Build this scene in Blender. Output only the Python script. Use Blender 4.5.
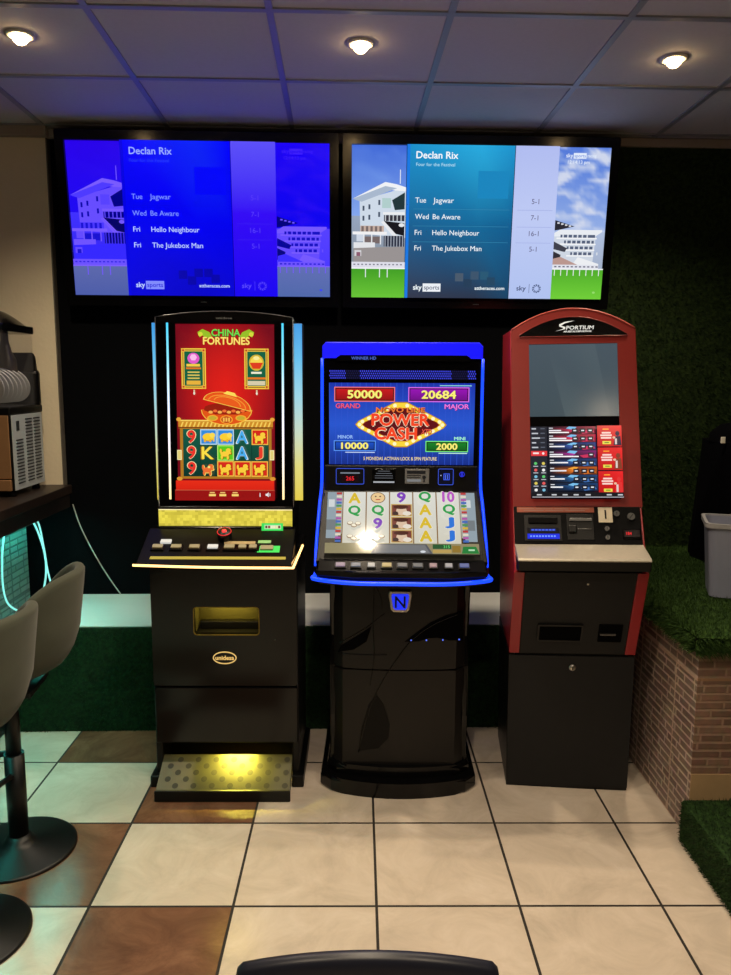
import bpy, bmesh, math, random
from mathutils import Vector, Matrix, Euler
for o in list(bpy.data.objects): bpy.data.objects.remove(o)
scn = bpy.context.scene
col = scn.collection
random.seed(7)
R = math.radians

# ------------------------------------------------------------------ camera, world, exposure
cam_d = bpy.data.cameras.new('camera'); cam = bpy.data.objects.new('camera', cam_d); col.objects.link(cam)
cam_d.sensor_fit = 'VERTICAL'; cam_d.sensor_height = 24.0; cam_d.lens = 24.0*760/975
cam_d.clip_start = 0.05
_P, _Y, _R = R(8.25), R(-0.57), R(0.3)
fw = Vector((-math.sin(_Y)*math.cos(_P), math.cos(_Y)*math.cos(_P), -math.sin(_P)))
rt = fw.cross(Vector((0,0,1))).normalized(); up = rt.cross(fw)
rt, up = rt*math.cos(_R)+up*math.sin(_R), up*math.cos(_R)-rt*math.sin(_R)
cam.matrix_world = Matrix(((rt.x,up.x,-fw.x,0),(rt.y,up.y,-fw.y,0),(rt.z,up.z,-fw.z,1.65),(0,0,0,1)))
scn.camera = cam
scn.view_settings.view_transform = 'Standard'; scn.view_settings.look = 'None'
scn.view_settings.gamma = 1.0; scn.view_settings.exposure = 0.0; scn.view_settings.use_curve_mapping = False
w = bpy.data.worlds.new('world'); scn.world = w; w.use_nodes = True
w.node_tree.nodes['Background'].inputs[0].default_value = (0.5,0.5,0.6,1)
w.node_tree.nodes['Background'].inputs[1].default_value = 0.02
SPOT_W = 58.0          # each recessed ceiling lamp
TRAY_W = 2.8           # lamp over the foot tray of the left cabinet
LED_BAR = 72.0          # emission of the strip under the bar counter

ROOM = R(1.36)          # the building's back wall and ceiling grid against the floor tiling
def rr(x, y, z=0.0):
    return (x*math.cos(ROOM)-y*math.sin(ROOM), x*math.sin(ROOM)+y*math.cos(ROOM), z)

# ------------------------------------------------------------------ colour + materials
def lin(c):
    return tuple((v/12.92 if v <= .04045 else ((v+.055)/1.055)**2.4) for v in (c[0]/255, c[1]/255, c[2]/255))
MATS = {}
def mat(name, rgb, rough=.5, metal=0., noise=0., nscale=30., bump=0., bscale=200., spec=.5, coat=0., sheen=0.):
    if name in MATS: return MATS[name]
    m = bpy.data.materials.new(name); m.use_nodes = True; nt = m.node_tree; b = nt.nodes['Principled BSDF']
    c = lin(rgb)
    b.inputs['Base Color'].default_value = (*c, 1); b.inputs['Roughness'].default_value = rough
    b.inputs['Metallic'].default_value = metal; b.inputs['Specular IOR Level'].default_value = spec
    b.inputs['Coat Weight'].default_value = coat; b.inputs['Coat Roughness'].default_value = .08
    b.inputs['Sheen Weight'].default_value = sheen
    tc = nt.nodes.new('ShaderNodeTexCoord')
    n = nt.nodes.new('ShaderNodeTexNoise'); n.inputs['Scale'].default_value = nscale; n.inputs['Detail'].default_value = 5
    nt.links.new(tc.outputs['Object'], n.inputs['Vector'])
    mx = nt.nodes.new('ShaderNodeMix'); mx.data_type = 'RGBA'
    k = max(noise, .03)
    mx.inputs[6].default_value = (*[v*(1-k) for v in c], 1); mx.inputs[7].default_value = (*[min(1, v*(1+k)) for v in c], 1)
    nt.links.new(n.outputs['Fac'], mx.inputs[0]); nt.links.new(mx.outputs[2], b.inputs['Base Color'])
    if bump:
        n2 = nt.nodes.new('ShaderNodeTexNoise'); n2.inputs['Scale'].default_value = bscale; n2.inputs['Detail'].default_value = 4
        nt.links.new(tc.outputs['Object'], n2.inputs['Vector'])
        bp = nt.nodes.new('ShaderNodeBump'); bp.inputs['Strength'].default_value = bump; bp.inputs['Distance'].default_value = .01
        nt.links.new(n2.outputs['Fac'], bp.inputs['Height']); nt.links.new(bp.outputs[0], b.inputs['Normal'])
    MATS[name] = m; return m
def emit(name, rgb, strength=1.0):
    if name in MATS: return MATS[name]
    m = bpy.data.materials.new(name); m.use_nodes = True; b = m.node_tree.nodes['Principled BSDF']
    c = lin(rgb); b.inputs['Base Color'].default_value = (*[v*.3 for v in c], 1); b.inputs['Roughness'].default_value = .4
    b.inputs['Emission Color'].default_value = (*c, 1); b.inputs['Emission Strength'].default_value = strength
    MATS[name] = m; return m
def screen_mat(name, strength=1.0, rough=.18, spec=.5):
    if name in MATS: return MATS[name]
    m = bpy.data.materials.new(name); m.use_nodes = True; nt = m.node_tree; b = nt.nodes['Principled BSDF']
    b.inputs['Base Color'].default_value = (.004,.004,.005,1); b.inputs['Roughness'].default_value = rough
    b.inputs['Specular IOR Level'].default_value = spec
    a = nt.nodes.new('ShaderNodeVertexColor'); a.layer_name = 'Col'
    nt.links.new(a.outputs['Color'], b.inputs['Emission Color']); b.inputs['Emission Strength'].default_value = strength
    MATS[name] = m; return m

# ------------------------------------------------------------------ mesh builder
class MB:
    def __init__(s): s.bm = bmesh.new(); s.mi = 0
    def _f(s, vs, smooth=False):
        try: f = s.bm.faces.new(vs)
        except ValueError: return None
        f.material_index = s.mi; f.smooth = smooth; return f
    def box(s, c, d, bev=0., seg=2, rot=None):
        M = Matrix.Translation(Vector(c))
        if rot: M = M @ Euler(rot).to_matrix().to_4x4()
        M = M @ Matrix.Diagonal((d[0], d[1], d[2], 1))
        r = bmesh.ops.create_cube(s.bm, size=1, matrix=M)
        vs = r['verts']; fs = {f for v in vs for f in v.link_faces}
        for f in fs: f.material_index = s.mi
        if bev:
            es = list({e for v in vs for e in v.link_edges})
            bmesh.ops.bevel(s.bm, geom=es, offset=bev, segments=seg, profile=.5, affect='EDGES', material=s.mi)
        return s
    def bx(s, x0, x1, y0, y1, z0, z1, bev=0., seg=2):
        return s.box(((x0+x1)/2,(y0+y1)/2,(z0+z1)/2), (abs(x1-x0),abs(y1-y0),abs(z1-z0)), bev, seg)
    def _p(s, p, a, ax):
        return {'x': (a,p[0],p[1]), 'y': (p[0],a,p[1]), 'z': (p[0],p[1],a)}[ax]
    def prism(s, pts, a0, a1, ax='y', bev=0., smooth=False):
        A = [s.bm.verts.new(s._p(p,a0,ax)) for p in pts]; B = [s.bm.verts.new(s._p(p,a1,ax)) for p in pts]
        n = len(pts); fa = s._f(A); fb = s._f(B[::-1])
        for i in range(n): s._f((A[i],B[i],B[(i+1)%n],A[(i+1)%n]), smooth)
        if bev:
            es = list({e for f in (fa,fb) for e in f.edges})
            bmesh.ops.bevel(s.bm, geom=es, offset=bev, segments=2, profile=.5, affect='EDGES', material=s.mi)
        return s
    def ring(s, outer, inner, a0, a1, ax='y'):
        n = len(outer); V = [[s.bm.verts.new(s._p(p,a,ax)) for p in L] for L, a in ((outer,a0),(inner,a0),(outer,a1),(inner,a1))]
        for i in range(n):
            j = (i+1) % n
            s._f((V[0][i],V[0][j],V[1][j],V[1][i])); s._f((V[2][i],V[3][i],V[3][j],V[2][j]))
            s._f((V[0][i],V[2][i],V[2][j],V[0][j])); s._f((V[1][i],V[1][j],V[3][j],V[3][i]))
        return s
    def tube(s, path, r, seg=8, closed=False):
        P = [Vector(p) for p in path]; n = len(P); rings = []
        last = None
        for i in range(n):
            if closed: t = P[(i+1)%n]-P[i-1]
            else: t = P[min(i+1,n-1)]-P[max(i-1,0)]
            t.normalize()
            if last is None:
                u = t.cross(Vector((0,0,1)))
                if u.length < .1: u = t.cross(Vector((1,0,0)))
            else: u = last - t*last.dot(t)
            u.normalize(); last = u; v = t.cross(u)
            rings.append([s.bm.verts.new(P[i]+(u*math.cos(2*math.pi*k/seg)+v*math.sin(2*math.pi*k/seg))*r) for k in range(seg)])
        for i in range(n if closed else n-1):
            a, b = rings[i], rings[(i+1)%n]
            for k in range(seg): s._f((a[k],a[(k+1)%seg],b[(k+1)%seg],b[k]), True)
        if not closed: s._f(rings[0][::-1]); s._f(rings[-1])
        return s
    def cyl(s, p0, p1, r, seg=16, r2=None):
        p0, p1 = Vector(p0), Vector(p1); t = (p1-p0).normalized(); u = t.cross(Vector((0,0,1)))
        if u.length < .1: u = t.cross(Vector((1,0,0)))
        u.normalize(); v = t.cross(u); r2 = r if r2 is None else r2
        A = [s.bm.verts.new(p0+(u*math.cos(2*math.pi*k/seg)+v*math.sin(2*math.pi*k/seg))*r) for k in range(seg)]
        B = [s.bm.verts.new(p1+(u*math.cos(2*math.pi*k/seg)+v*math.sin(2*math.pi*k/seg))*r2) for k in range(seg)]
        for k in range(seg): s._f((A[k],A[(k+1)%seg],B[(k+1)%seg],B[k]), True)
        s._f(A[::-1]); s._f(B); return s
    def lathe(s, prof, c=(0,0,0), seg=40, sx=1., sy=1.):
        rings = []
        for r, z in prof:
            if r < 1e-6: rings.append([s.bm.verts.new((c[0],c[1],c[2]+z))])
            else: rings.append([s.bm.verts.new((c[0]+sx*r*math.cos(2*math.pi*k/seg), c[1]+sy*r*math.sin(2*math.pi*k/seg), c[2]+z)) for k in range(seg)])
        for a, b in zip(rings, rings[1:]):
            for k in range(seg):
                q = [a[k%len(a)], a[(k+1)%len(a)], b[(k+1)%len(b)], b[k%len(b)]]
                vs = []
                for v in q:
                    if v not in vs: vs.append(v)
                if len(vs) > 2: s._f(vs, True)
        return s
    def grid(s, fn, nu, nv, closed_u=False):
        V = [[s.bm.verts.new(fn(i/nu, j/nv)) for j in range(nv+1)] for i in range(nu if closed_u else nu+1)]
        for i in range(nu):
            a, b = V[i], V[(i+1) % len(V)]
            for j in range(nv): s._f((a[j],b[j],b[j+1],a[j+1]), True)
        return s
    def quad(s, *pts):
        s._f([s.bm.verts.new(p) for p in pts]); return s
    def build(s, name, mats, parent=None, loc=None, rot=None, recalc=True):
        if recalc: bmesh.ops.recalc_face_normals(s.bm, faces=s.bm.faces)
        me = bpy.data.meshes.new(name); s.bm.to_mesh(me); s.bm.free()
        if not isinstance(mats, (list, tuple)): mats = [mats]
        for m in mats: me.materials.append(m)
        o = bpy.data.objects.new(name, me); col.objects.link(o)
        if parent: o.parent = parent
        if loc: o.location = loc
        if rot: o.rotation_euler = rot
        return o
def rrect(x0, x1, z0, z1, r, n=5):
    out = []
    for cx, cz, a in ((x1-r,z1-r,0),(x0+r,z1-r,90),(x0+r,z0+r,180),(x1-r,z0+r,270)):
        for k in range(n+1):
            t = R(a+90*k/n); out.append((cx+r*math.cos(t), cz+r*math.sin(t)))
    return out
def ell(cx, cy, rx, ry, n=24, a0=0, a1=360):
    full = abs(a1-a0) >= 360
    m = n if full else n+1
    return [(cx+rx*math.cos(R(a0+(a1-a0)*k/n)), cy+ry*math.sin(R(a0+(a1-a0)*k/n))) for k in range(m)]
def smooth_path(pts, n=6):
    P = [Vector(p) for p in pts]; out = []
    for i in range(len(P)-1):
        p0, p1, p2, p3 = P[max(i-1,0)], P[i], P[i+1], P[min(i+2,len(P)-1)]
        for k in range(n):
            t = k/n
            out.append(.5*((2*p1)+(p2-p0)*t+(2*p0-5*p1+4*p2-p3)*t*t+(3*p1-p0-3*p2+p3)*t**3))
    out.append(P[-1]); return out

# ------------------------------------------------------------------ tags
def tag(o, label=None, cat=None, group=None, kind=None):
    if label: o['label'] = label
    if cat: o['category'] = cat
    if group: o['group'] = group
    if kind: o['kind'] = kind
    return o
def thing(name, loc, rz=0., label=None, cat=None, group=None):
    o = bpy.data.objects.new(name, None); col.objects.link(o); o.location = loc; o.rotation_euler = (0,0,rz)
    o.empty_display_size = .1
    return tag(o, label, cat, group)
def struct(o): o['kind'] = 'structure'; return o

# ------------------------------------------------------------------ lettering
_tx = {}
def text_mesh(txt, bold=0.012, shear=0.):
    key = (txt, bold, shear)
    if key in _tx: return _tx[key]
    cu = bpy.data.curves.new('lettering', 'FONT'); cu.body = txt; cu.size = 1; cu.shear = shear; cu.resolution_u = 3
    ob = bpy.data.objects.new('lettering', cu); col.objects.link(ob)
    dg = bpy.context.evaluated_depsgraph_get(); me = ob.evaluated_get(dg).to_mesh()
    V = [(v.co.x, v.co.y) for v in me.vertices]; Fc = [tuple(p.vertices) for p in me.polygons]
    ob.evaluated_get(dg).to_mesh_clear(); bpy.data.objects.remove(ob); bpy.data.curves.remove(cu)
    if bold >= .002:
        n0 = len(V); V0 = list(V); F0 = list(Fc)
        for dx, dy in ((bold*1.6,0),(bold*.8,bold*.8),(bold*.8,-bold*.8)):
            k = len(V); V += [(x+dx,y+dy) for x, y in V0]; Fc += [tuple(q+k for q in f) for f in F0]
    if V:
        x0 = min(v[0] for v in V); V = [(v[0]-x0, v[1]) for v in V]
    _tx[key] = (V, Fc, max((v[0] for v in V), default=1)); return _tx[key]
CAP = max(v[1] for v in text_mesh('H', 0.0)[0])

class Canvas:
    """a flat lit display: coloured shapes laid in thin layers, in its own units (u right, v down)"""
    def __init__(s, W, Hh, u0, v0, u1, v1, eps=.00025):
        s.W, s.H, s.u0, s.v0, s.u1, s.v1, s.eps = W, Hh, u0, v0, u1, v1, eps
        s.V, s.F, s.C = [], [], []; s.layer = 0; s.fn = lambda c: c
    def pt(s, u, v): return ((u-s.u0)/(s.u1-s.u0)*s.W-s.W/2, s.H/2-(v-s.v0)/(s.v1-s.v0)*s.H)
    def poly(s, pts, c, up=True):
        """c: one colour or a list with one per point"""
        if up: s.layer += 1
        i0 = len(s.V)
        for p in pts:
            x, z = s.pt(*p); s.V.append((x, -s.layer*s.eps, z))
        s.F.append(list(range(i0, i0+len(pts))))
        cs = c if isinstance(c, list) else [c]*len(pts)
        s.C.append([lin(s.fn(q)) for q in cs])
    def rect(s, a, b, c, d, colr, up=True): s.poly([(a,b),(c,b),(c,d),(a,d)], colr, up)
    def vgrad(s, a, b, c, d, top, bot): s.poly([(a,b),(c,b),(c,d),(a,d)], [top,top,bot,bot])
    def frame(s, a, b, c, d, t, colr, inner):
        s.rect(a,b,c,d,colr); s.rect(a+t,b+t,c-t,d-t,inner)
    def ellipse(s, cx, cy, rx, ry, colr, n=20): s.poly(ell(cx,cy,rx,ry,n), colr)
    def glyph(s, txt, u, v, h, wd, colr, bold=.03, shade=None):
        """a big symbol filling a w x h box round (u, v)"""
        V, Fc, w_ = text_mesh(txt, bold, 0.)
        y0 = min(p[1] for p in V); y1 = max(p[1] for p in V)
        for q, gx in ((shade, 1.18), (colr, 1.)):
            if q is None: continue
            s.layer += 1; i0 = len(s.V); cl = lin(s.fn(q))
            for x, y in V:
                px, pz = s.pt(u+(x/w_-.5)*wd*gx, v-((y-y0)/(y1-y0)-.5)*h*(1.08 if gx > 1 else 1)); s.V.append((px, -s.layer*s.eps, pz))
            for f in Fc: s.F.append([i0+k for k in f]); s.C.append([cl]*len(f))
    def text(s, txt, u, v, h, colr, align='l', bold=.012, width=None, shear=0., shade=None):
        """v = vertical middle of the capitals, h = capital height, in canvas units"""
        V, Fc, wd = text_mesh(txt, bold, shear)
        sc = h/CAP
        sx = sc*(s.W/(s.u1-s.u0))**-1*(s.H/(s.v1-s.v0))
        if width: sx = width/wd
        ou = u - (wd*sx/2 if align == 'c' else wd*sx if align == 'r' else 0)
        if shade: s.text(txt, u+shade[0], v+shade[1], h, shade[2], align, bold+shade[3], (width if width else None), shear)
        s.layer += 1; i0 = len(s.V); cl = lin(s.fn(colr))
        for x, y in V:
            px, pz = s.pt(ou+x*sx, v+h/2-y*sc); s.V.append((px, -s.layer*s.eps, pz))
        for f in Fc: s.F.append([i0+k for k in f]); s.C.append([cl]*len(f))
    def build(s, name, material, parent, loc, rot=(0,0,0), label=None):
        me = bpy.data.meshes.new(name); me.from_pydata(s.V, [], s.F); me.update()
        ca = me.color_attributes.new('Col', 'FLOAT_COLOR', 'CORNER'); k = 0
        for p, cs in zip(me.polygons, s.C):
            for li, c in zip(p.loop_indices, cs): ca.data[li].color = (*c, 1)
        bm = bmesh.new(); bm.from_mesh(me)
        for f in bm.faces:
            f.normal_update()
            if f.normal.y > 0: f.normal_flip()
        bm.to_mesh(me); bm.free()
        me.materials.append(material); o = bpy.data.objects.new(name, me); col.objects.link(o)
        if parent: o.parent = parent
        o.location = loc; o.rotation_euler = rot
        if label: o['label'] = label
        return o
def letters(txt, h, material, parent, loc, rot=(0,0,0), width=None, bold=.012, shear=0., name='lettering', depth=.001):
    """solid lettering facing -y, centred on loc"""
    V, Fc, wd = text_mesh(txt, bold, shear); sc = h/CAP; sx = width/wd if width else sc
    bm = bmesh.new(); vs = [bm.verts.new((x*sx-wd*sx/2, 0, y*sc-h/2)) for x, y in V]
    for f in Fc:
        try: bm.faces.new([vs[k] for k in f])
        except ValueError: pass
    g = bmesh.ops.extrude_face_region(bm, geom=list(bm.faces))
    for e in g['geom']:
        if isinstance(e, bmesh.types.BMVert): e.co.y -= depth
    bmesh.ops.recalc_face_normals(bm, faces=bm.faces)
    me = bpy.data.meshes.new(name); bm.to_mesh(me); bm.free(); me.materials.append(material)
    o = bpy.data.objects.new(name, me); col.objects.link(o); o.parent = parent; o.location = loc; o.rotation_euler = rot
    return o

# ------------------------------------------------------------------ common materials
M_black = mat('black gloss plastic', (7,7,8), .16, spec=.35)
M_soft = mat('black satin plastic', (9,9,10), .4, spec=.3)
M_char = mat('charcoal textured laminate', (25,25,26), .6, noise=.15, spec=.25, bump=.1, bscale=500)
M_brown = mat('smoky brown black panel', (20,18,17), .32, noise=.15, spec=.28)
M_glass = mat('dark display glass', (5,5,6), .06)
M_red = mat('brick red enamel', (128,32,28), .38, noise=.06)
M_redside = mat('red side enamel', (150,26,34), .35)
M_key = mat('bright key metal', (190,186,178), .3, metal=1.)
M_void = mat('dark recess', (3,3,4), .9, spec=.05)
M_chrome = mat('brushed steel', (205,198,182), .4, metal=.75, noise=.1, nscale=80)
M_dchrome = mat('dull key metal', (96,96,96), .4, metal=1.)
M_white = mat('white plastic', (215,215,210), .4)
M_screen = screen_mat('lit display', 1.0)
M_tv = screen_mat('lit television panel', 1.0, .35, .25)

# ------------------------------------------------------------------ setting
TS = .4515; SX0, SY0 = .0635, 2.633
def tile_material(name, a, b, d):
    m = bpy.data.materials.new(name); m.use_nodes = True; nt = m.node_tree; p = nt.nodes['Principled BSDF']
    tc = nt.nodes.new('ShaderNodeTexCoord')
    n = nt.nodes.new('ShaderNodeTexNoise'); n.inputs['Scale'].default_value = 4.5; n.inputs['Detail'].default_value = 9; n.inputs['Roughness'].default_value = .68
    n.inputs['Distortion'].default_value = 1.1
    cr = nt.nodes.new('ShaderNodeValToRGB')
    cr.color_ramp.elements[0].position = .3; cr.color_ramp.elements[1].position = .72
    cr.color_ramp.elements[0].color = (*lin(a),1); cr.color_ramp.elements[1].color = (*lin(b),1)
    e = cr.color_ramp.elements.new(.5); e.color = (*lin(d),1)
    nt.links.new(tc.outputs['Object'], n.inputs['Vector']); nt.links.new(n.outputs['Fac'], cr.inputs[0]); nt.links.new(cr.outputs[0], p.inputs['Base Color'])
    bp = nt.nodes.new('ShaderNodeBump'); bp.inputs['Strength'].default_value = .12; bp.inputs['Distance'].default_value = .004
    n3 = nt.nodes.new('ShaderNodeTexNoise'); n3.inputs['Scale'].default_value = 40; n3.inputs['Detail'].default_value = 3
    nt.links.new(tc.outputs['Object'], n3.inputs['Vector'])
    nt.links.new(n3.outputs['Fac'], bp.inputs['Height']); nt.links.new(bp.outputs[0], p.inputs['Normal'])
    p.inputs['Roughness'].default_value = .21; p.inputs['Specular IOR Level'].default_value = .45
    return m
T_beige = tile_material('beige floor tile', (188,174,158), (217,203,188), (204,189,172))
T_brown = tile_material('terracotta floor tile', (96,66,50), (142,104,80), (118,82,62))
M_grout = mat('dark grout', (38,32,28), .8)
mb = MB(); g = .0045
BROWN = {(-3,0),(-2,-0),(-3,1)}
def is_brown(i, j):     # i column (0 starts at SX0), j row (0 = y SY0..SY0+TS)
    return (i, j) in {(-2,0),(-3,1),(-3,-1),(-2,-2),(-5,0),(-4,-2),(-3,-3),(-5,-1),(-6,1),(-5,-3)}
mb.mi = 0
for i in range(-9, 7):
    for j in range(-12, 4):
        x0, y0 = SX0+i*TS, SY0+j*TS
        mb.mi = 1 if is_brown(i, j) else 0
        mb.quad((x0+g,y0+g,0),(x0+TS-g,y0+g,0),(x0+TS-g,y0+TS-g,0),(x0+g,y0+TS-g,0))
mb.mi = 2
mb.bx(SX0-9*TS, SX0+7*TS, SY0-12*TS, SY0+4*TS, -.05, -.0015)
struct(mb.build('floor', [T_beige, T_brown, M_grout]))

CH = 2.83
M_cream = mat('cream painted plaster', (230,216,186), .75, noise=.05, nscale=8, bump=.12, bscale=60)
M_backblack = mat('black felt panel', (5,6,9), .95, noise=.5, nscale=160, bump=.25, bscale=300, spec=.08)
M_dwall = mat('dark painted wall', (46,42,40), .8, noise=.1)
M_ceil = mat('matt ceiling tile', (196,192,194), .85, noise=.06, nscale=60, bump=.1, bscale=300)
M_tbar = mat('satin ceiling grid metal', (150,152,158), .45, metal=.25)
M_trim = mat('painted wall angle', (150,138,125), .6)
def rbox(name, x0, x1, y0, y1, z0, z1, m, bev=0.):
    mb = MB(); mb.bx(x0,x1,y0,y1,z0,z1,bev); o = mb.build(name, m); o.rotation_euler = (0,0,ROOM); return o
WB = 3.945
struct(rbox('wall_back', -3.4, 1.235, WB, WB+.12, 0, CH, M_backblack))
struct(rbox('wall_back_left', -3.4, -1.417, WB-.04, WB-.001, 1.06, CH, M_cream))
struct(rbox('wall_left', -3.52, -3.4, -2.7, WB+.12, 0, CH, M_dwall))
struct(rbox('wall_right', 3.05, 3.17, -2.7, WB+.12, 0, CH, M_dwall))
struct(rbox('wall_front', -3.52, 3.17, -2.82, -2.7, 0, CH, M_dwall))
# ceiling with its exposed grid
mb = MB(); mb.bx(-3.52, 3.17, -2.82, WB+.12, CH, CH+.06); o = mb.build('ceiling', M_ceil); o.rotation_euler = (0,0,ROOM); struct(o)
mb = MB(); GX = [.362+.592*k for k in range(-6, 5)]; GY = [3.265-.597*k for k in range(-1, 10)]
for x in GX: mb.bx(x-.012, x+.012, -2.7, WB, CH-.006, CH+.001)
for y in GY:
    if y < WB: mb.bx(-3.4, 3.05, y-.012, y+.012, CH-.0065, CH+.001)
o = mb.build('trim_1', M_tbar); o.rotation_euler = (0,0,ROOM); struct(o)
struct(rbox('trim_2', -1.43, 2.85, WB-.035, WB, CH-.045, CH-.004, M_trim, .004))
struct(rbox('trim_3', -3.4, -1.40, WB-.085, WB-.04, CH-.05, CH-.004, M_trim, .004))
struct(rbox('trim_4', -1.4175, -1.411, WB-.042, WB-.0005, 1.06, CH-.05, mat('chipped grey corner bead', (96,90,80), .6, noise=.4, nscale=20)))

# low ledge along the wall: white top, green turf front
M_ledge = mat('white glazed ledge', (228,230,228), .35, noise=.03)
LZ = .507
struct(rbox('trim_5', -1.53, 1.16, 3.42, WB-.001, LZ-.03, LZ, M_ledge))
def turf_material(name, a, b, rough=.8):
    m = bpy.data.materials.new(name); m.use_nodes = True; nt = m.node_tree; p = nt.nodes['Principled BSDF']
    tc = nt.nodes.new('ShaderNodeTexCoord'); n = nt.nodes.new('ShaderNodeTexNoise'); n.inputs['Scale'].default_value = 60; n.inputs['Detail'].default_value = 6
    cr = nt.nodes.new('ShaderNodeValToRGB'); cr.color_ramp.elements[0].position = .35; cr.color_ramp.elements[1].position = .7
    cr.color_ramp.elements[0].color = (*lin(a),1); cr.color_ramp.elements[1].color = (*lin(b),1)
    nt.links.new(tc.outputs['Object'], n.inputs['Vector']); nt.links.new(n.outputs['Fac'], cr.inputs[0]); nt.links.new(cr.outputs[0], p.inputs['Base Color'])
    p.inputs['Roughness'].default_value = rough; p.inputs['Specular IOR Level'].default_value = .2
    bp = nt.nodes.new('ShaderNodeBump'); bp.inputs['Strength'].default_value = .6; bp.inputs['Distance'].default_value = .01
    nt.links.new(n.outputs['Fac'], bp.inputs['Height']); nt.links.new(bp.outputs[0], p.inputs['Normal'])
    return m
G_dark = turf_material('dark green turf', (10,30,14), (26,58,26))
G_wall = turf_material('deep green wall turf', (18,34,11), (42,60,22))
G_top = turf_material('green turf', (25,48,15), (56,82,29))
def blades(mb, n, sampler, ln, wd):
    """sampler() -> point, outward normal; blades are thin bent triangles"""
    bm = mb.bm
    for _ in range(n):
        p, nr = sampler(); p = Vector(p); nr = Vector(nr)
        t = Vector((random.gauss(0,1), random.gauss(0,1), random.gauss(0,1))); t = (t-nr*t.dot(nr)).normalized()
        l = ln*random.uniform(.6,1.3); d = (nr+t*random.uniform(.1,.9)+Vector((0,0,-.12))).normalized()
        s = nr.cross(t).normalized()*wd*.5
        a, b, c = bm.verts.new(p-s), bm.verts.new(p+s), bm.verts.new(p+d*l)
        f = bm.faces.new((a,b,c)); f.material_index = 0
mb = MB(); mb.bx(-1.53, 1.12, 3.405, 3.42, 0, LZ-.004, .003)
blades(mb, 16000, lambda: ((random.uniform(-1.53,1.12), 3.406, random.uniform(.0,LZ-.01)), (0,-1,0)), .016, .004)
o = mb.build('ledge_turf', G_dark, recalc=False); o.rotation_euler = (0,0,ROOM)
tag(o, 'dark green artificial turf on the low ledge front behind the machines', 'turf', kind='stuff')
mb = MB(); mb.bx(1.236, 3.05, WB-.02, WB+.12, .60, CH)
blades(mb, 30000, lambda: ((random.uniform(1.24,2.5), WB-.021, random.uniform(.7,CH-.05)), (0,-1,0)), .02, .004)
o = mb.build('wall_turf', G_wall, recalc=False); o.rotation_euler = (0,0,ROOM)
tag(o, 'tall dark green artificial grass covering the wall right of the screens', 'turf', kind='stuff')

# brick-tile clad platform at the right
def brick_material(name, plane, c1, c2, mortar, tint=1.):
    m = bpy.data.materials.new(name); m.use_nodes = True; nt = m.node_tree; p = nt.nodes['Principled BSDF']
    tc = nt.nodes.new('ShaderNodeTexCoord'); sp = nt.nodes.new('ShaderNodeSeparateXYZ'); cb = nt.nodes.new('ShaderNodeCombineXYZ')
    nt.links.new(tc.outputs['Object'], sp.inputs[0]); nt.links.new(sp.outputs['Y' if plane == 'yz' else 'X'], cb.inputs[0]); nt.links.new(sp.outputs['Z'], cb.inputs[1])
    bt = nt.nodes.new('ShaderNodeTexBrick'); nt.links.new(cb.outputs[0], bt.inputs['Vector'])
    bt.inputs['Scale'].default_value = 1; bt.inputs['Brick Width'].default_value = .135; bt.inputs['Row Height'].default_value = .0305
    bt.inputs['Mortar Size'].default_value = .0052; bt.inputs['Mortar Smooth'].default_value = .4; bt.offset = .37; bt.squash = .62; bt.squash_frequency = 3
    bt.inputs['Color1'].default_value = (*lin(c1),1); bt.inputs['Color2'].default_value = (*lin(c2),1); bt.inputs['Mortar'].default_value = (*lin(mortar),1)
    t2 = nt.nodes.new('ShaderNodeTexBrick'); nt.links.new(cb.outputs[0], t2.inputs['Vector']); t2.offset = 0
    t2.inputs['Scale'].default_value = 1; t2.inputs['Brick Width'].default_value = .34; t2.inputs['Row Height'].default_value = .6; t2.inputs['Mortar Size'].default_value = .0055
    n = nt.nodes.new('ShaderNodeTexNoise'); n.inputs['Scale'].default_value = 35; n.inputs['Detail'].default_value = 6; nt.links.new(tc.outputs['Object'], n.inputs['Vector'])
    mx = nt.nodes.new('ShaderNodeMix'); mx.data_type = 'RGBA'; mx.blend_type = 'OVERLAY'; mx.inputs[0].default_value = .4
    nt.links.new(bt.outputs['Color'], mx.inputs[6]); nt.links.new(n.outputs['Color'], mx.inputs[7])
    hs = nt.nodes.new('ShaderNodeHueSaturation'); hs.inputs['Saturation'].default_value = .8; nt.links.new(mx.outputs[2], hs.inputs['Color'])
    m3 = nt.nodes.new('ShaderNodeMix'); m3.data_type = 'RGBA'; nt.links.new(t2.outputs['Fac'], m3.inputs[0]); nt.links.new(hs.outputs[0], m3.inputs[6]); m3.inputs[7].default_value = (*lin(mortar),1)
    nt.links.new(m3.outputs[2], p.inputs['Base Color'])
    bp = nt.nodes.new('ShaderNodeBump'); bp.invert = True; bp.inputs['Strength'].default_value = .5; bp.inputs['Distance'].default_value = .006
    nt.links.new(bt.outputs['Fac'], bp.inputs['Height']); nt.links.new(bp.outputs[0], p.inputs['Normal']); p.inputs['Roughness'].default_value = .5
    return m
B_side = brick_material('brick relief tile side', 'yz', (122,94,84), (142,114,100), (196,166,148))
B_front = brick_material('brick relief tile front', 'xz', (108,74,56), (132,94,70), (142,108,82))
M_base = mat('sandstone skirting', (164,136,100), .5, noise=.1)
PX, PY, PZ = 1.2, 2.545, .725
mb = MB(); mb.mi = 0
mb.bx(PX, PX+.02, PY+.001, 3.93, 0, PZ)
mb.mi = 1; mb.bx(PX+.0005, 2.85, PY, PY+.02, .245, PZ-.001); mb.mi = 2; mb.bx(PX+.001, 2.85, PY-.004, PY+.02, 0, .245)
mb.mi = 3; mb.bx(PX+.02, 2.85, PY+.02, 3.92, PZ-.06, PZ-.02)
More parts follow.
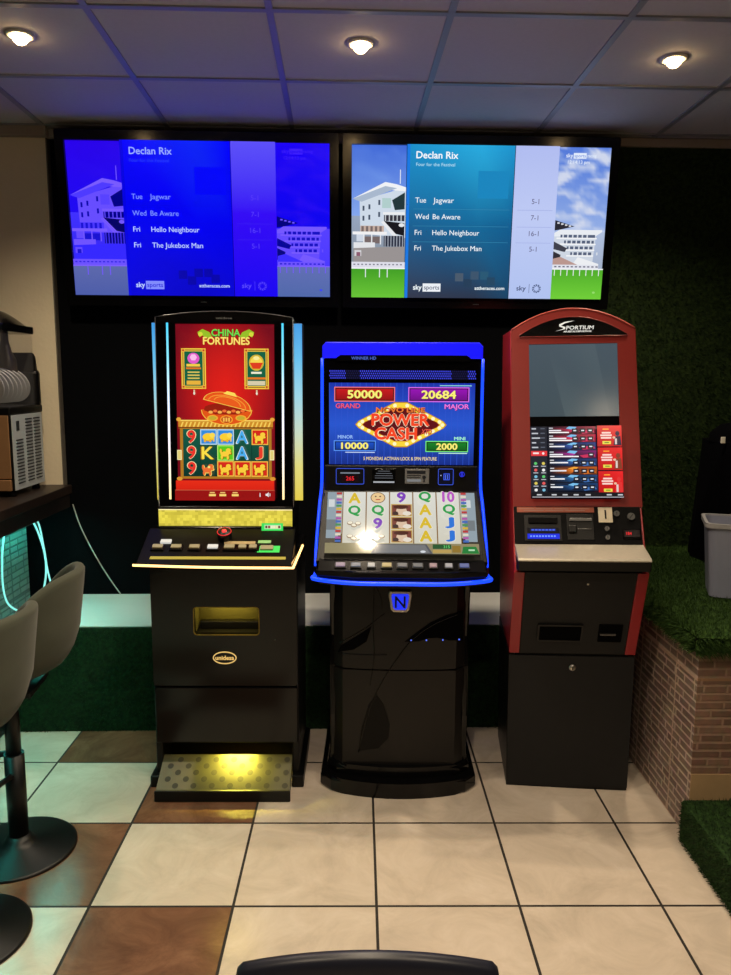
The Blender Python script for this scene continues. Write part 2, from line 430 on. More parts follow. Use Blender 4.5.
tag(mb.build('raised_platform', [B_side, B_front, M_base, M_soft]), 'raised platform clad in brown brick relief tiles right of the red machine', 'platform')
# turf laid over the platform, its edge spilling over
mb = MB()
def top_fn(u, v):
    x = PX-.03+u*(2.85-PX+.03); y = PY-.035+v*(3.9-PY+.035)
    z = .778+.006*math.sin(9*x+4*y)+.004*math.sin(21*y-7*x)
    e = min(x-(PX-.03), y-(PY-.035))
    if e < .05: z -= (.05-e)**1.4*1.3
    return (x, y, z)
mb.grid(top_fn, 60, 60)
mb.quad(*[(a,b,c) for a,b,c in ((PX-.03,PY-.035,.745),(PX-.03,3.9,.745),(PX-.03,3.9,.715),(PX-.03,PY-.035,.715))])
mb.quad((PX-.03,PY-.035,.745),(2.85,PY-.035,.745),(2.85,PY-.035,.715),(PX-.03,PY-.035,.715))
mb.quad((PX-.03,PY-.035,.7155),(2.85,PY-.035,.7155),(2.85,3.9,.7255),(PX-.03,3.9,.7255))
def s_top():
    u, v = random.random()**1.6*.75, random.random(); p = top_fn(u, v); return p, (0,0,1)
blades(mb, 40000, s_top, .015, .003)
blades(mb, 5500, lambda: ((PX-.031, random.uniform(PY-.03,3.7), random.uniform(.715,.765)), (-.8,0,-.1)), .034, .004)
blades(mb, 5500, lambda: ((random.uniform(PX-.03,2.0), PY-.036, random.uniform(.715,.765)), (0,-.8,-.1)), .038, .004)
tag(mb.build('platform_turf', G_top, recalc=False), 'shaggy green artificial turf laid over the top of the brick platform', 'turf', kind='stuff')
mb = MB(); SZ = .155
mb.bx(1.165, 2.8, 1.2, PY-.01, 0, SZ, .012)
blades(mb, 14000, lambda: ((random.uniform(1.17,1.9), random.uniform(1.5,PY-.02), SZ-.001), (0,0,1)), .014, .003)
blades(mb, 7000, lambda: ((1.166, random.uniform(1.5,PY-.02), random.uniform(.0,SZ)), (-1,0,0)), .012, .003)
tag(mb.build('turf_step', turf_material('step turf', (20,40,15), (40,66,26)), recalc=False), 'low green turf covered step in front of the brick platform', 'step')

# ------------------------------------------------------------------ recessed ceiling lamps
M_lring = mat('white lamp ring', (220,216,205), .4)
M_bulb = emit('warm lamp', (255,214,150), 30)
lamp_n = 0
def downlight(x, y, label):
    p = rr(x, y, CH)
    t = thing('ceiling_downlight', p, 0, label, 'ceiling light', 'recessed spotlights in the ceiling')
    mb = MB(); mb.lathe([(.048,0),(.05,-.006),(.038,-.009),(.034,-.002),(.034,0)], seg=28); mb.build('trim_ring', M_lring, t)
    mb = MB(); mb.lathe([(0,-.034),(.014,-.031),(.024,-.022),(.028,-.01),(.028,0.0)], seg=20); mb.build('bulb', M_bulb, t)
    ld = bpy.data.lights.new('downlight_beam', 'SPOT'); ld.energy = SPOT_W; ld.color = (1,.82,.59); ld.spot_size = R(140); ld.spot_blend = .8; ld.shadow_soft_size = .035
    lo = bpy.data.objects.new('downlight_beam', ld); col.objects.link(lo); lo.parent = t; lo.location = (0,0,-.05)
LX = (-1.119, .073, 1.24)
for k, x in enumerate(LX):
    downlight(x, (2.895,2.91,2.985)[k], ('left','middle','right')[k]+(' ceiling spotlight, above the blue screen edge','  ceiling spotlight, over the gap between the two screens',' ceiling spotlight, nearest the green turf wall')[k].replace('  ',' '))
for x, yy in ((.045,2.07),(.045,1.2),(1.25,.35),(-1.12,.35),(.045,.35)):
    downlight(x, yy, 'recessed ceiling spotlight further back over the room')
    
# ------------------------------------------------------------------ televisions
def tv_picture(W, Hh, blue):
    c = Canvas(W, Hh, 0, 0, 261, 154)
    def fb(q):
        l = (.3*q[0]+.5*q[1]+.2*q[2])/255
        r = 130*max(0, l-.30)/.7; return (r, r*.75, min(255, 70+330*l))
    if blue: c.fn = fb
    P = lambda a, b: a if not blue else b
    def raw(f, *a):
        k = c.fn; c.fn = lambda q: q; f(*a); c.fn = k
    # left photograph of the grandstand
    from mathutils import noise as mn
    def sky(a, b, cc, d, q0, q1, qc, amt, nu, nv):
        def q(u, v):
            t = (v-b)/(d-b); n_ = mn.fractal(Vector((u*.045, v*.09, 3.1)), .9, 2.1, 4); k = max(0, min(1, (n_+.15)*amt))
            return tuple((q0[i]+(q1[i]-q0[i])*t)*(1-k)+qc[i]*k for i in range(3))
        for i in range(nu):
            for j in range(nv):
                x0, x1, y0, y1 = a+(cc-a)*i/nu, a+(cc-a)*(i+1)/nu, b+(d-b)*j/nv, b+(d-b)*(j+1)/nv
                c.poly([(x0,y0),(x1,y0),(x1,y1),(x0,y1)], [q(x0,y0),q(x1,y0),q(x1,y1),q(x0,y1)], i+j == 0)
    raw(sky, 0,0,55,74, P((62,104,214),(40,0,232)), P((138,172,240),(30,10,245)), P((120,160,236),(46,12,240)), .35, 10, 14)
    c.vgrad(0,70,55,154,(150,165,190),(120,125,120))
    c.poly([(8,55),(55,41),(55,92),(9,88)], (206,218,232))
    c.poly([(1,53),(34,36),(45,38),(55,41),(55,45),(40,44),(10,56)], (240,242,246))
    c.poly([(1,53),(34,40),(46,42),(10,56)], (168,184,206))
    c.poly([(41,54),(54,46),(54,63),(44,64)], (34,54,58))
    c.rect(31,52,40,62,(176,206,204)); c.rect(32,66,54,68.5,(236,238,240)); c.rect(33,69,54,75,(52,52,62))
    for k in range(5): c.rect(34+4*k,69,35+4*k,75,(200,205,210))
    c.poly([(33,75),(54,77),(54,90),(45,88)], (22,22,28)); c.poly([(30,76),(33,75),(47,90),(42,90)], (232,234,238))
    c.ellipse(51,79,3,2,(230,232,236),8)
    for k, (a, b) in enumerate([(11,60),(17,58.5),(27,54),(11,70),(27,66),(17,69)]): c.rect(a,b,a+2,b+5,(70,84,104))
    c.rect(9,80,33,86,(196,172,160))
    for k in range(5): c.rect(10+4.6*k,80.5,12.4+4.6*k,86,(120,106,104))
    c.rect(1,86,36,89,(240,240,242)); c.rect(33,90,54,101,(44,50,66))
    for k in range(7): c.rect(34+3*k,90,34.8+3*k,101,(170,176,190))
    c.rect(5,89,13,96,(205,214,228)); c.rect(12,91,30,98,(118,104,104))
    for a in (12,20,29): c.rect(a,89,a+1.2,99,(230,232,236))
    c.rect(2,97,24,103,(226,228,232)); c.poly([(2,103),(24,102),(54,101),(54,119),(2,119)], (152,146,146))
    c.rect(3,105,10,111,(210,210,214)); c.rect(5,107,9,111,(140,90,110))
    c.rect(48.5,24,49.3,38,(236,238,240))
    c.rect(0,117,55,124,(222,222,234))
    for k in range(13): c.rect(2+4*k,119,4+4*k,120.3,(120,118,136))
    raw(c.vgrad, 0,124,55,154, P((64,158,34),(92,104,172)), P((104,196,52),(76,92,168)))
    for a in (14,28.5,36.5): c.rect(a,122,a+.9,133,(232,236,240))
    c.rect(0,123,55,124.2,(246,246,250))
    # right photograph
    raw(sky, 207,0,261,84, P((78,118,216),(26,0,245)), P((150,176,230),(6,0,238)), P((206,214,236),(34,6,240)), 1.5, 16, 26)
    c.vgrad(207,84,261,154,(176,192,222),(150,160,180))
    c.poly([(207.5,72),(229,78.5),(214,82),(207.5,83)], (40,40,50))
    for k in range(4): c.rect(211+4*k,74.5+k,213.4+4*k,76+k,(220,222,230))
    c.poly([(207.5,86),(214,82),(258,82),(258,84),(252,88),(207.5,89)], (232,236,242))
    c.poly([(207.5,89),(252,88),(250,118),(207.5,118)], (206,214,226))
    for a, b, d in ((215,251,86),(219,250,92),(222,249,98),(226,248,104)):
        c.rect(a,d+1,b,d+4,(84,96,122)); c.rect(a-4,d+4,b+2,d+5.5,(240,242,246))
        for k in range(6): c.rect(a+5*k+2,d+1,a+5*k+3.4,d+4,(214,220,230))
    c.poly([(207.5,94),(222,101),(220,105),(207.5,102)], (60,62,74)); c.poly([(207.5,104),(216,108),(214,116),(207.5,116)], (46,44,52))
    c.poly([(234,110),(256,117),(256,119),(228,119)], (236,238,242)); c.poly([(208,112),(216,110),(234,118),(208,119)], (186,150,142))
    c.rect(208,118,256,122,(224,226,236))
    for k in range(11): c.rect(210+4.3*k,119.4,212.4+4.3*k,120.8,(110,108,128))
    raw(c.vgrad, 207,123,261,154, P((78,172,40),(96,110,180)), P((112,206,56),(80,104,170)))
    c.rect(207,122,261,123.2,(246,246,250))
    for k in range(8): c.rect(210+6.6*k,123,210.8+6.6*k,129.5,(236,238,240))
    # centre panel
    raw(c.rect, 55,0,58,154, P((24,120,226),(0,0,225)))
    A, B, D, E2 = P((28,146,204),(0,0,250)), P((40,170,222),(10,36,246)), P((40,52,74),(0,0,196)), P((22,66,100),(0,0,205))
    raw(c.poly, [(58,0),(128,0),(128,80),(58,80)], [A,B,P((22,104,152),(0,0,242)),P((26,96,146),(0,0,240))])
    raw(c.poly, [(128,0),(163,0),(163,80),(128,80)], [B,A,P((16,92,142),(0,0,238)),P((22,104,152),(0,0,242))])
    raw(c.poly, [(58,80),(128,80),(128,154),(58,154)], [P((26,96,146),(0,0,240)),P((22,104,152),(0,0,242)),D,P((52,56,74),(0,0,214))])
    raw(c.poly, [(128,80),(163,80),(163,154),(128,154)], [P((22,104,152),(0,0,242)),P((16,92,142),(0,0,238)),E2,D])
    raw(c.rect, 127,25,158,52, P((26,134,190),(0,4,250)))
    for a,b,q in ((107,128,(74,90,108)),(116,134,(36,62,88)),(123,126,(60,84,108)),(133,126,(40,88,116)),(140,132,(34,70,98))):
        raw(c.rect, a,b,a+8.5,b+8.5, P(q,(0,0,170)))
    for b in (63,80,96): raw(c.rect, 62,b,160,b+.5, P((52,130,168),(0,10,236)))
    # pale odds panel
    raw(c.vgrad, 163.5,0,207.5,70, P((176,188,240),(92,80,248)), P((190,202,244),(52,10,246)))
    raw(c.vgrad, 163.5,70,207.5,154, P((190,202,244),(52,10,246)), P((176,194,240),(22,0,242)))
    for b in (63,80,96): raw(c.rect, 168,b,204,b+.5, P((160,172,226),(60,30,246)))
    T = P((240,248,252),(120,140,255)); T1 = P((240,248,252),(190,206,255)); T2 = P((170,220,240),(40,60,250))
    tx = lambda *a, **k: (setattr(c,'fn',lambda q: q), c.text(*a, **k))
    tx('Declan Rix', 64, 10.3, 6.6, P((246,250,252),(150,168,255)), width=42, bold=.022)
    tx('Four for the Festival', 64, 19.5, 3.1, T2, width=39)
    for (d, n, wd, od), b, q in zip((('Tue','Jagwar',21,'5-1'),('Wed','Be Aware',28,'7-1'),('Fri','Hello Neighbour',48,'16-1'),('Fri','The Jukebox Man',51,'5-1')), (54.5,70.8,86.8,102.6), (T,T,T1,T1)):
        tx(d, 64, b, 5, q, bold=.004); tx(n, 82, b, 5, q, width=wd, bold=.004); tx(od, 186, b, 5, P((96,92,128),(86,60,250)), 'c', bold=.004)
    tx('sky', 63.5, 143, 5, T1, width=9, bold=.03); c.fn = lambda q: q
    c.rect(73.5,139,92,147.5,P((236,240,246),(130,140,255))); tx('sports', 74.8, 143, 4.4, P((60,70,100),(10,0,220)), width=16)
    tx('attheraces.com', 127.5, 143.4, 3.4, T1, width=31, bold=.02)
    tx('sky', 171, 143, 4.8, P((60,70,110),(88,70,252)), width=10, bold=.02); c.rect(184,138.5,184.6,148,P((110,120,160),(70,50,250)))
    for k in range(10):
        t = R(36*k); c.poly([(192+4.6*math.cos(t),143.4+4.6*math.sin(t)),(192+4.6*math.cos(t+.42),143.4+4.6*math.sin(t+.42)),(192+2.2*math.cos(t+.9),143.4+2.2*math.sin(t+.9)),(192+2.4*math.cos(t+.5),143.4+2.4*math.sin(t+.5))], P((70,84,124),(80,60,250)), k == 0)
    q = P((226,236,252),(60,30,250))
    tx('sky', 214, 9, 3.8, q, width=7, bold=.02); c.rect(221.5,6.5,234.5,12,q); tx('sports', 222.3, 9.2, 3, P((110,140,220),(30,0,240)), width=11.5); tx('racing', 235.5, 9, 3, q, width=9)
    tx('12:14:13 pm', 216, 15.4, 3.2, q, width=22)
    c.ellipse(252,147,1.6,1.2,P((150,220,110),(60,70,240)),8)
    return c
def television(cx, label, blue, w=1.236):
    t = thing('television', rr(cx, 3.82, 2.39), ROOM, label, 'television', 'wall mounted televisions')
    th = math.atan2(.07, .70); H0 = .70
    def bx_(name, m, *a, bev=.004):
        mb = MB(); mb.bx(*a, bev); return mb.build(name, m, t, rot=(th,0,0))
    mb = MB(); W2 = w/2
    mb.ring(rrect(-W2-.043,W2+.043,-H0/2-.05,H0/2+.046,.008), rrect(-W2-.001,W2+.001,-H0/2-.001,H0/2+.001,.002), -.012, .03)
    bz = mb.build('bezel', M_black, t, rot=(th,0,0))
    bx_('back_shell', M_soft, -W2-.041,W2+.041,.012,.05,-H0/2-.045,H0/2+.04)
    c = tv_picture(w, H0, blue); c.build('screen', M_tv, t, Matrix.Rotation(th,3,'X') @ Vector((0,.004,0)), (th,0,0), 'screen tinted deep blue' if blue else 'screen in normal colours')
    mb = MB(); mb.box((0,-.0125,-H0/2-.03),(.03,.002,.005)); mb.build('badge', M_dchrome, t, rot=(th,0,0))
    bx_('wall_bracket', M_soft, -.25,.25,.05,.07,-.2,.2)
television(-.669, 'left wall television with its whole picture tinted deep blue', True)
television(.673, 'right wall television showing race odds over a grandstand in true colours', False, 1.236)

# ------------------------------------------------------------------ helper for button rows
def button(parent, name, x, y, z, w, d, h, m, slope, lab=None):
    mb = MB(); mb.box((0,0,h/2),(w,d,h),min(w,d,h)*.3,2)
    o = mb.build(name, m, parent, (x,y,z), (slope,0,0))
    if lab: o['label'] = lab
    return o

# ------------------------------------------------------------------ left cabinet: red game screen, yellow lights
L = thing('slot_machine', (-.526, 3.0, 0), 0, 'black slot machine at left with tall red screen and yellow lit foot tray', 'slot machine', 'gaming machines in a row')
mb = MB()   # body: sides, back, upper carcass; open at the bottom front and at the payout
mb.bx(-.29,-.262,-.09,.33,.0,.955,.006); mb.bx(.262,.29,-.09,.33,.0,.955,.006)
mb.bx(-.27,.27,.31,.33,.0,.955); mb.bx(-.27,.27,-.08,.32,.222,.235); mb.bx(-.27,.27,-.08,.33,.92,.955); mb.bx(-.27,.27,.05,.06,.0,.18)
mb.build('cabinet', M_soft, L)
mb = MB(); mb.bx(-.31,-.262,-.12,.32,0,.05,.006); mb.build('plinth', M_soft, L); mb = MB(); mb.bx(.262,.31,-.12,.32,0,.05,.006); mb.build('plinth', M_soft, L)
mb = MB()
out = rrect(-.286,.286,.428,.95,.012,5); inn = rrect(-.118,.136,.641,.751,.012,5)
mb.ring(out, inn, -.105, -.08); mb.build('upper_door', M_black, L)
mb = MB(); mb.bx(-.286,.286,-.103,-.08,.183,.422,.006); mb.build('lower_door', M_black, L)
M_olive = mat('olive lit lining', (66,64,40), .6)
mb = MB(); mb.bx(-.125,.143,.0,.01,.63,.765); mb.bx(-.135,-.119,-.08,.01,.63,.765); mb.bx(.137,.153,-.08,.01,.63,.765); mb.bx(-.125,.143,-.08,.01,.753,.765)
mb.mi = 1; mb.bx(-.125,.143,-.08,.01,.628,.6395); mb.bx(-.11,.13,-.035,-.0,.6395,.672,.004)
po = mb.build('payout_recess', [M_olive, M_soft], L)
mb = MB(); mb.bx(-.08,.10,-.076,-.03,.7475,.7528); mb.build('recess_lamp', emit('yellow recess lamp', (255,220,90), 18), po)
mb = MB(); mb.ring(rrect(-.121,.139,.638,.754,.014), rrect(-.118,.136,.641,.751,.012), -.108, -.104); mb.build('recess_rim', mat('brass rim', (150,130,60), .35, metal=.8), po)
# oval badge
gold = emit('glowing gold badge', (240,200,120), .8)
mb = MB(); mb.prism(ell(0,.546,.047,.026,32), -.108,-.104); bd = mb.build('oval_badge', M_black, L)
mb = MB(); mb.ring(ell(0,.546,.047,.026,32), ell(0,.546,.043,.022,32), -.110,-.107); mb.build('rim', gold, bd)
letters('unidesa', .017, gold, bd, (0,-.108,.546), width=.074, bold=.03)
mb = MB(); mb.cyl((.2,-.1055,.62),(.2,-.108,.62),.003,10); mb.build('keyhole', M_dchrome, L)
# foot tray
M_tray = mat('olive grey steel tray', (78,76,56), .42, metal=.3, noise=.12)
M_dimple = mat('dark perforation', (34,32,20), .6)
ft = None
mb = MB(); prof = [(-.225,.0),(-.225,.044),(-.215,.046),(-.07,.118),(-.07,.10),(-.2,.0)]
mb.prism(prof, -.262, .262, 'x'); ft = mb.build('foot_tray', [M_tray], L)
mb = MB(); mb.bx(-.266,.266,-.229,-.222,.003,.047,.003); mb.build('tray_lip', M_soft, ft)
mb = MB()
sl = math.atan2(.072,.145)
for r in range(5):
    for k in range(7):
        x = (-.225 if r % 2 else -.19)+k*.072; y = -.2+r*.0268; z = .046+(y+.215)*math.tan(sl)
        if abs(x) < .245:
            ring_ = [(x+.012*math.cos(R(a)), y+.012*math.sin(R(a))*.95, z+.0009+.012*math.sin(R(a))*.95*math.tan(sl)) for a in range(0,360,30)]
            mb._f([mb.bm.verts.new(p) for p in ring_])
mb.build('perforations', M_dimple, ft)
mb = MB(); mb.bx(-.24,.24,-.07,-.05,.213,.2215); mb.build('tray_lamp', emit('yellow tray lamp', (255,228,80), 2), L)
ld = bpy.data.lights.new('tray_beam','AREA'); ld.energy = TRAY_W; ld.color = (1,.83,.10); ld.shape = 'RECTANGLE'; ld.size = .11; ld.size_y = .015
lo = bpy.data.objects.new('tray_beam', ld); col.objects.link(lo); lo.parent = L; lo.location = (.03,-.06,.209); lo.rotation_euler = (R(-44),0,0); ld.spread = R(125)
# deck
dsl = math.atan2(.095,.215)
mb = MB(); mb.prism([(-.245,.938),(-.245,.956),(-.035,1.052),(.02,1.052),(.02,.938)], -.30, .28, 'x', .004); dk = mb.build('button_deck', mat('deck plastic', (6,6,7), .32, spec=.15), L)
mb = MB(); mb.prism([(.2795,-.24),(.302,-.02),(.302,.02),(.2795,.02)], .938, .97, 'z', .003); mb.build('deck_wing', M_black, dk)
LEDw = emit('warm white light strip', (255,196,120), 3.0)
mb = MB(); pth = [(-.307+.593*k/16, -.249-.012*math.sin(math.pi*k/16), .957-.009*k/16) for k in range(17)]+[(.306,-.03,.985)]
mb.tube(pth, .0045, 8); mb.build('light_strip', LEDw, dk)
def deckz(y): return .956+(y+.245)*math.tan(dsl)
M_olled = emit('dim yellow strip', (186,168,62), .7)
mb = MB(); mb.box((0,-.205,deckz(-.205)+.001),(.51,.016,.003),.001,1,(dsl,0,0)); mb.build('lower_light_bar', M_olled, dk)
btn = mat('pale smoky button', (150,146,120), .3); btw = emit('lit white button', (220,220,215), .75); btg = emit('lit green button', (60,220,90), .8)
for k, x in enumerate((-.238,-.168,-.098,-.028,.035,.085,.125)):
    base = MB(); base.box((0,0,.004),(.05,.036,.008),.002); b0 = base.build('button', M_black, dk, (x,-.15,deckz(-.15)), (dsl,0,0))
    mb = MB(); mb.box((0,0,.011),(.04 if k < 5 else .03,.022,.008),.003); mb.build('cap', btw if k == 3 else btn, b0)
b0 = button(dk,'button', -.215,-.115,deckz(-.115),.042,.022,.01,btw,dsl,'bright white button')
b0 = button(dk,'button', .178,-.15,deckz(-.15),.05,.026,.01,btn,dsl)
mb = MB(); mb.box((0,0,.001),(.085,.055,.002)); o = mb.build('green_panel', btg, dk, (.185,-.147,deckz(-.147)-.0005), (dsl,0,0))
mb = MB(); mb.box((0,0,.002),(.12,.018,.004),.001); mb.build('label_strip', mat('printed label', (170,150,110), .5), dk, (.07,-.118,deckz(-.118)), (dsl,0,0))
mb = MB(); mb.box((0,0,.002),(.05,.018,.004),.001); mb.build('label_strip', mat('printed green label', (140,200,130), .5), dk, (.165,-.112,deckz(-.112)), (dsl,0,0))
kn = None
mb = MB(); mb.lathe([(0,0),(.028,0),(.028,.03),(.024,.036),(0,.036)], seg=28); kn = mb.build('round_button', M_soft, dk, (.008,-.09,deckz(-.09)), (dsl,0,0))
rg = emit('glowing red ring', (220,30,40), .9)
mb = MB(); mb.tube([(.0265*math.cos(R(a)),.0265*math.sin(R(a)),.034) for a in range(0,360,15)], .0018, 6, True); mb.build('glow_ring', rg, kn)
mb = MB(); mb.lathe([(0,.042),(.008,.040),(.009,.036)], seg=16); mb.build('glow_dot', emit('red glow dot', (255,50,50), 2), kn)
# name plate standing at the deck's back
c = Canvas(.085,.03,0,0,85,30); c.rect(0,0,85,30,(60,225,95)); c.rect(10,5,78,25,(120,235,130)); c.rect(13,8,76,22,(210,225,190))

for a, q in ((15,(90,70,40)),(26,(150,50,40)),(37,(236,240,200)),(46,(244,240,190)),(56,(238,236,170)),(66,(120,60,40))): c.rect(a,10,a+8,20,q)
c.build('green_plate', M_screen, dk, (.188,-.048,1.063), (-.12,0,0))
mb = MB(); mb.bx(-.265,.265,-.034,.3,.955,1.062,.006); mb.build('neck', M_black, L)
# light band under the screen
c = Canvas(.53,.069,0,0,132,17); ny = 6; 
for i in range(44):
    for j in range(6):
        q = random.uniform(-18,18); e = 12-7*abs(j-2.5)
        c.rect(3*i,17*j/6,3*i+3,17*(j+1)/6,(206+q+e*.6,190+q+e*.6,66+q*.6), False)
c.rect(0,0,132,.8,(255,240,190))
bandm = screen_mat('glowing yellow band', 1.15, .4)
mb = MB(); mb.bx(-.266,.266,-.022,.3,1.058,1.134,.004); lb = mb.build('light_box', M_soft, L)
c.build('light_band', bandm, lb, (0,-.0225,1.094))
# screen head
lean = -math.atan2(.035,.69)
HD = (.003,-.012,1.137)
def arch_top(w, z0, z1, n=14, r=.02):
    pts = [(-w,0.0),(w,0.0)]
    for k in range(n+1):
        x = w-2*w*k/n; pts.append((x, z0+(z1-z0)*(1-(x/w)**2)))
    return pts
mb = MB(); mb.prism(arch_top(.267,.742,.765), .006, .3, 'y', .004); hd = mb.build('screen_head', M_soft, L, HD, (lean,0,0))
mb = MB(); o_ = [(-.267,.0)]+[(-.267+.534*k/12, 0.) for k in range(1,12)]+[(.267,0.)]+[(.267-.534*k/12, .742+.023*(1-((.267-.534*k/12)/.267)**2)) for k in range(13)]
i_ = [(-.194,.031)]+[(-.194+.388*k/12,.031) for k in range(1,12)]+[(.194,.031)]+[(.194-.388*k/12,.716) for k in range(13)]
mb.ring(o_, i_, -.004, .008); fr = mb.build('front_glass', M_glass, L, HD, (lean,0,0))
mb = MB(); mb.tube([(x,-.004,z) for x, z in o_], .0016, 6, True); mb.build('edge_trim', mat('grey edge', (120,120,125), .3, metal=.8), fr)
letters('unidesa', .008, mat('grey lettering', (140,140,140), .4), fr, (0,-.004,.739), width=.062)
# vertical light lines on the glass and along the sides
def vstrip(name, x, w, z0, z1, cols, parent, y, st, rot=(0,0,0)):
    n = len(cols)-1; c = Canvas(w, z1-z0, 0, 0, 1, n)
    for k in range(n): c.vgrad(0,k,1,k+1,cols[k],cols[k+1])
    return c.build(name, st, parent, (x,y,(z0+z1)/2), rot)
strip = screen_mat('light line', 1.6, .4)
for x in (-.221,.227):
    vstrip('light_line', x, .008, .03, .72, [(60,180,220),(120,200,220),(200,220,240),(225,220,240),(240,225,210),(250,220,150)], fr, -.0048, strip)
M_sl = mat('side light housing', (20,20,22), .4)
for sx in (-1,1):
    mb = MB(); mb.bx(sx*.262+.006,sx*.297+.006,.065,.16,1.15,1.86,.004); hs = mb.build('side_light', M_sl, L)
    vstrip('light_panel', sx*.28+.006, .032, 1.152, 1.858, [(60,150,220),(100,185,228),(150,205,220),(190,210,190),(216,208,120),(220,196,70)], hs, .0642, screen_mat('side light glow', 1.1, .4))
# the game picture
c = Canvas(.388, .686, 176, 324, 276, 499)
n1, n2 = 8, 12
def redbg(u, v):
    d = min(1, math.hypot((u-226)/58, (v-392)/92)); t = d**1.6
    return (226-112*t, 30-22*t, 22+4*t)
for i in range(n1):
    for j in range(n2):
        a, b, a2, b2 = 176+100*i/n1, 324+175*j/n2, 176+100*(i+1)/n1, 324+175*(j+1)/n2
        c.poly([(a,b),(a2,b),(a2,b2),(a,b2)], [redbg(a,b),redbg(a2,b),redbg(a2,b2),redbg(a,b2)], False)
GOLD, DG, OR = (244,206,70), (12,74,56), (232,120,30)
c.poly([(198,332),(203,329),(210,332),(213,337),(206,338),(203,335),(200,337)], (150,190,40)); c.poly([(255,332),(250,329),(243,332),(240,337),(247,338),(250,335),(253,337)], (150,190,40))
c.ellipse(201,334,2.4,2.2,(214,220,60),10); c.ellipse(252,334,2.4,2.2,(214,220,60),10)
c.text('CHINA', 226.5, 332.5, 6.5, (110,220,80), 'c', .03, 29, shade=(0,.6,(20,70,20),.03))
c.text('FORTUNES', 227, 340.5, 7, (252,226,110), 'c', .035, 47, shade=(0,.6,(170,50,10),.03))
def card(a, b, cc, d):
    c.frame(a,b,cc,d,1.2,GOLD,(150,96,30)); c.rect(a+2.2,b+2.2,cc-2.2,d-2.2,GOLD); c.rect(a+3,b+3,cc-3,d-3,(16,96,66))
    for x, y in ((a+2,b+2),(cc-2,b+2),(a+2,d-2),(cc-2,d-2)): c.ellipse(x,y,2,2,(236,170,60),8); c.ellipse(x,y,1,1,(180,60,30),8)
card(181.5,348,206,388); card(245,348,269.5,388)
c.ellipse(194,358,6,5.5,(226,90,200),14); c.ellipse(194,357,3.6,3.4,(250,190,235),6); c.rect(187,363.5,200.5,366,GOLD); c.rect(186.5,367,201.5,368.6,OR)
for y in (371,374,377): c.rect(188,y,200,y+1.3,(222,196,90))
c.rect(187,380,201,384,(232,178,60))
c.ellipse(257.3,362,7.5,8,(210,180,50),18); c.ellipse(257.3,362,6.2,6,(246,214,80),18); c.poly([(250.6,362),(264,362),(261,368),(253.6,368)], (222,60,30)); c.ellipse(257.3,357.5,3.2,2,(250,236,150),10)
c.rect(252,371,262.5,373,(240,236,210)); c.rect(248,376.5,266.5,378.5,OR); c.rect(248.5,380,266,384.4,(214,204,170))
for x in (194.5,257.5): c.rect(x-.7,389,x+.7,394,(220,200,160)); c.ellipse(x,392.5,1,1.3,(240,230,210),8)
# reels
c.rect(179.5,421,272,478,(176,120,34)); c.rect(178,419,273.5,427.5,(206,140,40)); c.rect(178,419,273.5,420.2,(250,214,100)); c.rect(178,426,273.5,427.3,(120,60,14))
for k in range(22): c.poly([(180+4.2*k,426),(182+4.2*k,421),(183.6+4.2*k,421),(181.6+4.2*k,426)], (246,206,90), k == 0)
for x in (178.5,273): c.ellipse(x,418.5,2.4,2,(236,170,60),10); c.ellipse(x,478,3,2,(220,150,50),10)
# treasure bowl with its lid ajar
bw_ = [(202,409)]+[(202+50*k/12, 409-2.2*math.sin(math.pi*k/12)) for k in range(1,12)]+[(252,409)]+[(227+25*math.cos(R(a_)), 409+14.5*math.sin(R(a_))**1.0) for a_ in range(15,180,15)]
c.poly([(227+(u-227)*1.03, 409+(v-409)*1.06) for u, v in bw_], (250,196,70)); c.poly(bw_, (226,84,22)); c.poly([(204,409.3)]+[(227+23*math.cos(R(a_)), 407.5+5.5*math.sin(R(a_))) for a_ in range(200,341,20)]+[(250,409.3),(238,413.5),(216,413.5)], (150,30,14))
for k in range(8): c.ellipse(211+4.6*k,411.2-(k%2)*1.2,2.3,1.5,(240,110,50) if k % 2 else (246,180,80),8)
rot_ = lambda p: (226+(p[0]-226)*math.cos(R(14))-(p[1]-402)*math.sin(R(14)), 402+(p[0]-226)*math.sin(R(14))+(p[1]-402)*math.cos(R(14)))
def dome(rx, ry, cy): return [rot_(p) for p in ell(228,cy,rx,ry,20,180,360)]
c.poly(dome(24.6,12.6,404.2), (250,206,80)); c.poly(dome(23.6,11.6,403.6), (232,86,24))
for a_, b_, d_ in ((19.5,8.6,403),(14,6.4,402)): c.poly(dome(a_,b_,d_), (244,150,50)); c.poly(dome(a_-1,b_-.9,d_), (234,92,28))
c.poly([rot_(p) for p in ((222,393.5),(236,393.5),(233,390.2),(225,390.2))], (252,220,90))
for sx in (213,241.5): c.ellipse(sx,417,5.6,3,(240,170,50),12); c.ellipse(sx,417,4.2,2,(196,170,50),10)
c.ellipse(227,418.6,6.4,4.2,(250,170,50),14); c.ellipse(227,418.6,5.4,3.4,(190,60,20),12)
for k in range(3): c.rect(223.4+2.7*k,416.6,225.2+2.7*k,420.6,(246,190,80))
c.rect(183,428,269.5,475.5,(8,56,44))
cw, chh = 17.3, 15.8
for k in range(5): c.vgrad(183.4+cw*k,428,183+cw*(k+1)-.4,475.5,(20,92,70),(6,50,40))
for x in (177,270.5): c.frame(x,449,x+4.4,459,.7,(250,240,180),(226,206,120))
def cell(k, r): return 183+cw*k, 428+chh*r
